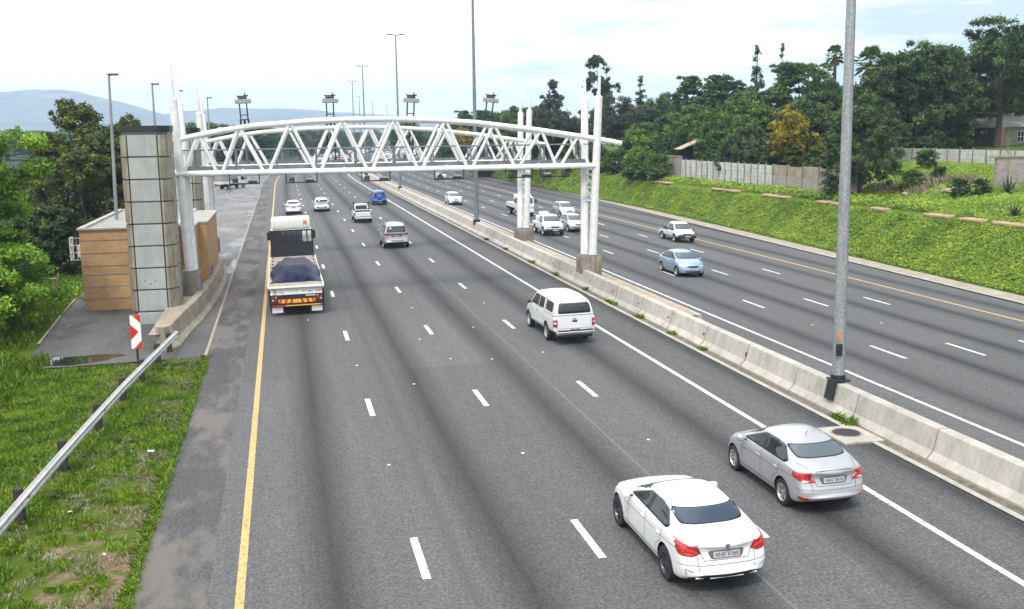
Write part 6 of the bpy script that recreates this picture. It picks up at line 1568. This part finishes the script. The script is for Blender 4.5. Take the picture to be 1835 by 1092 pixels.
for k,(x,y,s) in enumerate([(-17,128,.9),(-16.5,150,1),(-16.4,175,1),(-16.8,200,1.1),(-17,222,1.1)]): place(bush,x,y,-.2,'roadside bush along the left edge of the lay-by',(s,s,s*.5),k,'leaf_mid','roadside bushes along the lay-by')
for k,(x,y,s,hh,m_) in enumerate([(-24,120,1.3,.62,'leaf_dark'),(-30,150,1.5,.6,'leaf_mid'),(-24,175,1.4,.62,'leaf_olive'),(-34,200,1.6,.62,'leaf_dark'),(-26,215,1.5,.62,'leaf_mid'),(-42,240,1.8,.6,'leaf_dark'),(-36,110,1.4,.62,'leaf_mid'),(-30,95,1.3,.66,'leaf_dark'),(-27,80,1.2,.66,'leaf_dark'),(-24,68,1.1,.66,'leaf_mid'),(-23,98,1.2,.6,'leaf_dark'),(-50,300,2,.6,'leaf_dark'),(-60,360,2,.6,'leaf_mid'),(-19,190,1.0,.5,'leaf_dark'),(-45,180,1.6,.6,'leaf_mid'),(-48,140,1.5,.6,'leaf_dark')]):
    place(dk2,x,y,-.4,'dark green tree in the belt behind the left verge, low against the hills',(s,s,hh),k*1.1,m_,'tree belt behind the left verge')
for k,(x,y,s,hh,m_) in enumerate([(66,108,1.2,1.3,'leaf_dark'),(72.5,111,1.2,1.35,'leaf_dark'),(77,117,1.3,1.3,'leaf_dark'),(83,120,1.4,1.2,'leaf_dark'),(61.5,113,1.1,1.15,'leaf_dark'),(68,120,1.3,1.2,'leaf_mid'),(57,122,1.2,1.15,'leaf_mid'),(55,150,1.4,1.1,'leaf_dark'),(48,168,1.3,1.1,'leaf_dark'),(63,150,1.3,1.2,'leaf_mid'),(74,107,.9,.9,'leaf_dark'),(54,132,1.1,1.15,'leaf_mid'),(81,119.5,1.5,1.75,'leaf_dark'),(92,120,1.7,1.9,'leaf_dark'),(70,107,1.15,1.40,'leaf_dark'),(75.5,109,1.1,1.25,'leaf_mid')]):
    place(dk2,x,y,gz(x,y)-.3,'dark green garden tree joining the crowns behind the right bank walls',(s,s,hh),k*1.7,m_,'dense garden trees behind the right bank')
for i in range(70):
    y=random.Random(i).uniform(380,1300); x=-random.Random(i+500).uniform(.16,.55)*y; s=random.Random(i+9).uniform(1.3,2.2)
    place(farT,x,y,-1.5,'hazy tree of the far plain in front of the hills',(s*1.6,s*1.6,s*.55),i,['leaf_mid','leaf_dark','leaf_grey'][i%3],'hazy trees on the plain below the hills')
for k,(x,y,s,hh,m_) in enumerate([(58,100,.9,.55,'leaf_dark'),(64,106,1.0,.6,'leaf_dark'),(70,112,1.0,.5,'leaf_dark'),(76,118,1.0,.5,'leaf_dark'),(97,128,1.3,.6,'leaf_dark'),(92,134,1.3,.6,'leaf_dark'),(104,126,1.3,.7,'leaf_dark'),(73,128,1.2,.7,'leaf_mid'),(56,96,.6,.42,'leaf_dark'),(52.5,103,.7,.5,'leaf_dark'),(49.5,112,.5,.42,'leaf_dark'),(50.5,90,.55,.45,'leaf_dark'),(55,140,1,.62,'leaf_mid'),(64,140,1.2,.7,'leaf_dark'),(46,158,.8,.6,'leaf_mid'),(44,190,1,.7,'leaf_dark'),(42,215,1,.7,'leaf_mid'),(68,101,.5,.34,'leaf_dark'),(116,150,1.6,.8,'leaf_dark'),(100,150,1.6,.8,'leaf_mid'),(84,150,1.4,.8,'leaf_dark')]):
    place(dk2,x,y,gz(x,y)-.3,'dark green undergrowth filling the gardens behind the right bank walls',(s,s,hh),k*1.7,m_,'undergrowth behind the garden walls')
# palms
def palm(x,y,h,r,label,skirt=True,seed=1):
    z=gz(x,y); t=empty('palm_tree',(x,y,z),label,'palm tree'); H_=h-z; r_=random.Random(seed)
    b=MB(); b.tube([(0,0,-.3),(.1,0,H_*.5),(0,0,H_-.6)],[.33,.26,.22],10); b.build('trunk',M['bark'],t,ang=60)
    rng=np.random.default_rng(seed); P=[];tn=[]
    def frond(b_,th,el,ln,dead):
        base=np.array([0,0,H_-.5]); dv=np.array([math.cos(th)*math.cos(el),math.sin(th)*math.cos(el),math.sin(el)]); c=base+dv*ln*.6+np.array([0,0,-.06*ln]); side=np.array([-math.sin(th),math.cos(th),0]); upv=np.cross(side,dv)
        for k in range(17):
            a=(k/16*2-1)*1.55; dd=dv*math.cos(a)+side*math.sin(a); tip=c+dd*ln*.5+np.array([0,0,-.10*ln if not dead else -.3*ln]); w_=side*.0; pr=np.cross(dd,upv); pr/=np.linalg.norm(pr)+1e-6
            mid=(c+tip)/2+upv*.06; b_.append([c,mid+pr*.085*ln*.5,tip,mid-pr*.085*ln*.5])
        st=np.array([base+side*.03,c+side*.02,c-side*.02,base-side*.03]); b_.append(list(st))
    G_=[];Dd=[]
    for k in range(40): frond(G_, k*2.4, -.7+2.1*(k/40), r*r_.uniform(.65,1.0), False)
    o=np_mesh('fronds',np.array(G_),4,M['leaf_mid'],rng.uniform(0.2,1,len(G_)),t)
    if skirt:
        for k in range(26): frond(Dd, k*2.4+1, r_.uniform(-1.5,-1.0), r*.75, True)
        np_mesh('dead_fronds',np.array(Dd),4,M['dead_frond'],rng.uniform(0,1,len(Dd)),t)
palm(72.6,120,17.2,2.5,'tall fan palm with a skirt of dead fronds between the gum and the lighting column',True,1)
palm(79.0,140,19.5,1.7,'small-headed fan palm showing just left of the near lighting column',True,2)
# agave plants on the right
def agave(x,y,s,label,stalk=False):
    z=gz(x,y); t=empty('agave_plant',(x,y,z),label,'plant'); b=MB()
    for k in range(34):
        th=k*2.4; el=.15+1.2*(k/34); d=Vector((math.cos(th)*math.cos(el),math.sin(th)*math.cos(el),math.sin(el))); sd=Vector((-math.sin(th),math.cos(th),0)); c=Vector((0,0,.1)); mid=c+d*s*.5; tip=c+d*s
        b.add([c-sd*.04,c+sd*.04,mid+sd*.05,tip,mid-sd*.05],[(0,1,2,3,4)])
    b.build('leaf_rosette',M['leaf_agave'],t)
    if stalk: b=MB(); b.tube([(0,0,.2),(-.15,0,2.3),(-.3,0,4.4)],[.05,.04,.02],6); [b.tube([(-.2-.03*k,0,3.0+.15*k),(-.2+.25*(-1)**k,0,3.2+.16*k)],[.02,.03],5) for k in range(8)]; b.build('flower_stalk',M['stalk'],t)
M['leaf_agave']=simple('leaf_agave',(.035,.06,.03),.6,var=.4); M['stalk']=simple('stalk',(.16,.2,.06),.8,var=.2)
agave(52.6,67.5,1.5,'spiky agave with a tall flower stalk in front of the short brick wall',True); agave(53.9,66.5,1.3,'spiky agave at the right edge beside the one with a stalk')
agave(46.2,58.5,1.0,'small spiky plant low on the right edge of the bank')

# grass and weeds
def blades(name, pts, hgt, wid, mat, seed, lean=.5, tint=None, label=None, n3=3):
    rng=np.random.default_rng(seed); n=len(pts); base=np.repeat(pts,n3,axis=0)+np.concatenate([rng.normal(0,.035 if hgt<.25 else .10,(n*n3,2)),np.zeros((n*n3,1))],1); m_=n*n3
    h_=hgt*rng.uniform(.45,1.4,m_)*np.repeat(rng.uniform(.6,1.3,n),n3); th=rng.uniform(0,2*np.pi,m_); d=np.stack([np.cos(th),np.sin(th),np.zeros(m_)],1); ln=lean*rng.uniform(.2,1.4,m_)*h_; s=np.stack([-np.sin(th),np.cos(th),np.zeros(m_)],1)*wid*.5*rng.uniform(.6,1.4,m_)[:,None]
    up=np.array([0,0,1.]); mid=base+up*(h_*.6)[:,None]+d*(ln*.35)[:,None]; tip=base+up*(h_*.95)[:,None]+d*ln[:,None]
    Vv=np.stack([base-s*.6,base+s*.6,mid+s,tip,mid-s],1)
    tn=np.repeat(tint if tint is not None else rng.uniform(0,1,n),n3)*.6+rng.uniform(0,.4,m_)
    o=np_mesh(name,Vv,5,M[mat],np.clip(tn,0,1)); o['kind']='stuff'
    if label: o['label']=label
    return o
def fieldv(X,Y,s,o=0): return np.array([mn.noise(Vector((a*s,b*s,o))) for a,b in zip(X,Y)])
from mathutils.bvhtree import BVHTree as BT_
gb = BVHTree.FromObject(g, bpy.context.evaluated_depsgraph_get())
def zg(X,Y):
    out=np.zeros(len(X))
    for i,(a,b) in enumerate(zip(X,Y)):
        h=gb.ray_cast(Vector((a,b,60)),Vector((0,0,-1))); out[i]=h[0].z if h[0] else 0
    return out
rng=np.random.default_rng(5)
n=90000; Y=17+27*rng.uniform(0,1,n)**1.15; X=-3.22-rng.uniform(0,1,n)*(5.5+Y*.13); s1=fieldv(X,Y,1.1); s2=fieldv(X,Y,3.0,4)
bare=np.clip((32-Y)*.06,0,.55)*(1-np.clip((-3.2-X)/4.0,0,1)**2); keep=(s1+s2*.9 > -.62+bare*1.9)
keep &= ~((Y>41.6)&(X>-10)) 
X=X[keep];Y=Y[keep]; s1=s1[keep]
blades('grass',np.stack([X,Y,zg(X,Y)],1),.095,.018,'grass_blade',1,.9,np.clip(.5+s1*.9,0,1),'lush short grass on the verge beside the guardrail')
n=9000; Y=17+25*rng.uniform(0,1,n); X=-3.3-rng.uniform(0,1,n)**2*3.4; s1=fieldv(X,Y,.9,2); k_=s1>.05; X=X[k_];Y=Y[k_]
blades('dry_grass',np.stack([X,Y,zg(X,Y)],1),.10,.014,'dry_grass',21,1.0,None,'dry straw among the thin grass along the shoulder edge')
n=3200; Y=17+24.8*rng.uniform(0,1,n); X=-3.25+.05*rng.normal(0,1,n)*(fieldv(np.zeros(n),Y,.8)>-.1); blades('grass',np.stack([X,Y,np.array([zr(v) for v in X])-.01],1),.10,.02,'grass_blade',22,1.2,None,'ragged grass creeping over the edge of the shoulder')
n=9000; Y=40+30*rng.uniform(0,1,n); X=-11-rng.uniform(0,1,n)*9; k_=X<np.array([lotl(v) for v in Y])-.1
X=X[k_];Y=Y[k_]; blades('grass',np.stack([X,Y,zg(X,Y)],1),.22,.05,'grass_blade',2,.7,None,'taller grass left of the orange brick building')
n=2600; Y=30+14*rng.uniform(0,1,n); X=-9.3-rng.uniform(0,1,n)*5; blades('grass',np.stack([X,Y,zg(X,Y)],1),.3,.03,'grass_blade',12,.7,None,'long grass under the trees at the left edge')
# bank weeds: leafy clumps
def weeds(n,x0,x1,y0,y1,hgt,wid,mat,seed,label,pw=1.6,lift=0):
    rg=np.random.default_rng(seed); Y=y0+(y1-y0)*rg.uniform(0,1,n)**pw; f=np.array([foot(v) for v in Y])+.05-.35*rg.uniform(0,1,n)*(rg.uniform(0,1,n)<.1)
    X=np.maximum(x0,f)+(x1-np.maximum(x0,f))*rg.uniform(0,1,n); t_=fieldv(X,Y,.28); t2=fieldv(X,Y,1.2,3); ofx=np.array([off(v) for v in Y])
    k=(t2>-.5); X=X[k];Y=Y[k];ofx=ofx[k]; Z=zg(X+ofx,Y); n4=5; nn=len(X); C=np.repeat(np.stack([X+ofx,Y,Z],1),n4,axis=0); C[:,:2]+=rg.normal(0,hgt*.8,(nn*n4,2)); C[:,2]+=hgt*rg.uniform(.05,1,nn*n4)*np.repeat(rg.uniform(.4,1.2,nn),n4)
    nm=np.tile(np.array([-.15,-.25,1.]),(nn*n4,1)); L=leaves(rg,C,wid*1.9,nm,.62,.42); tn=np.clip(np.repeat(.5+t_[k]*.35+t2[k]*.35,n4)+rg.uniform(-.4,.4,nn*n4),0,1)
    o=np_mesh('weeds',L,4,M[mat],tn); o['kind']='stuff'; o['label']=label
weeds(80000,36,44.3,40,150,.15,.06,'weed_blade',3,'dense green ground cover on the road embankment',1.5)
weeds(1300,36.5,44.3,42,150,.28,.11,'weed_blade',31,'taller leafy weeds dotted over the embankment',1.4)
weeds(14000,36,44.6,150,330,.3,.12,'weed_blade',4,'green cover on the farther part of the embankment',1.2)
weeds(36000,45.0,64,50,120,.24,.08,'weed_blade',6,'tall weeds on the level above the embankment',1.2)
weeds(5000,45.2,46.7,66,136,.40,.12,'weed_blade',8,'weeds along the foot of the garden walls',1.0)
n=1500; Y=rng.uniform(74,82,n); X=rng.uniform(49,56,n); k_=fieldv(X,Y,.5)>-.1; X=X[k_];Y=Y[k_]; blades('dry_grass',np.stack([X,Y,zg(X,Y)],1),.55,.05,'dry_grass',9,.5,None,'patch of pale flowering grass on the right bank')
# weeds in the drain along the barrier
for k,(yy,s) in enumerate([(25.6,.16),(26.3,.14),(36.2,.13),(39.5,.12),(43.4,.16),(47.2,.14),(47.8,.13),(52,.15),(58,.14),(64,.14),(72,.14),(79,.16)]):
    rg=np.random.default_rng(50+k); nn=36; P=np.stack([15.36+rg.normal(0,.06,nn),yy+rg.normal(0,s*.9,nn),np.full(nn,zr(15.3)+.0)],1); o=blades('weed_tuft',P,s,.03,'grass_blade',60+k,1.1); del o['kind']; tag(o,['weed tuft at the foot of the near lighting column','second weed tuft just past the near lighting column'][k] if k<2 else 'small weed tuft growing from the drain along the barrier','weed',None if k<2 else 'small weed tufts in the barrier drain')
# road studs and litter
for k,(x,y) in enumerate([(2.38,14.0),(2.38,26.1),(2.38,38.2),(5.94,26.0),(5.94,38.1),(5.94,50.1),(9.52,26.1),(9.52,38.0),(9.52,50.1),(.9,48.6),(4.1,34.6),(5.3,42.2),(7.4,37.5),(7.9,44.0),(23.14,42.1),(26.62,42.1)]):
    b=MB(); b.rbox(-.04,.04,-.04,.04,0,.016,.008); o=b.build('road_stud',M['sign_white']); o.location=(x+rnd.uniform(-.02,.02),y,zr(x)); tag(o,'small white reflective road stud on the asphalt','road stud','reflective road studs between the lane dashes')
for k,(x,y,s,l) in enumerate([(-3.9,29.2,.09,'flattened white litter on the grass edge beside the shoulder'),(-5.2,24.8,.05,'small white litter scrap on the thin grass'),(-4.0,21.9,.05,'white scrap near the bottom of the grass verge'),(-6.0,21.3,.05,'white scrap among the weeds at the bottom left')]):
    b=MB(); b.rbox(-s,s,-s*.5,s*.5,0,.02,.008); o=b.build('litter',M['sign_white']); o.location=(x,y,zr(x)+.05); o.rotation_euler=(.1,.1,k); tag(o,l,'litter')
for k,(x,y,s,l) in enumerate([(51.0,72.5,.5,'pale stone lying on the right bank, left one'),(51.9,71.6,.4,'pale stone lying on the right bank, right one'),(49.0,75.0,.35,'small pale stone below the flowering grass')]):
    bm=bmesh.new(); bmesh.ops.create_icosphere(bm,subdivisions=2,radius=s)
    for v in bm.verts: v.co*=1+.3*mn.noise(v.co*3+Vector((k*5,0,0))); v.co.z*=.5
    me=D.meshes.new('rock'); bm.to_mesh(me); bm.free(); me.materials.append(M['old_concrete']); o=D.objects.new('rock',me); COL.objects.link(o); o.location=(x,y,gz(x,y)+.25); tag(o,l,'rock')
print('objects', len(D.objects))
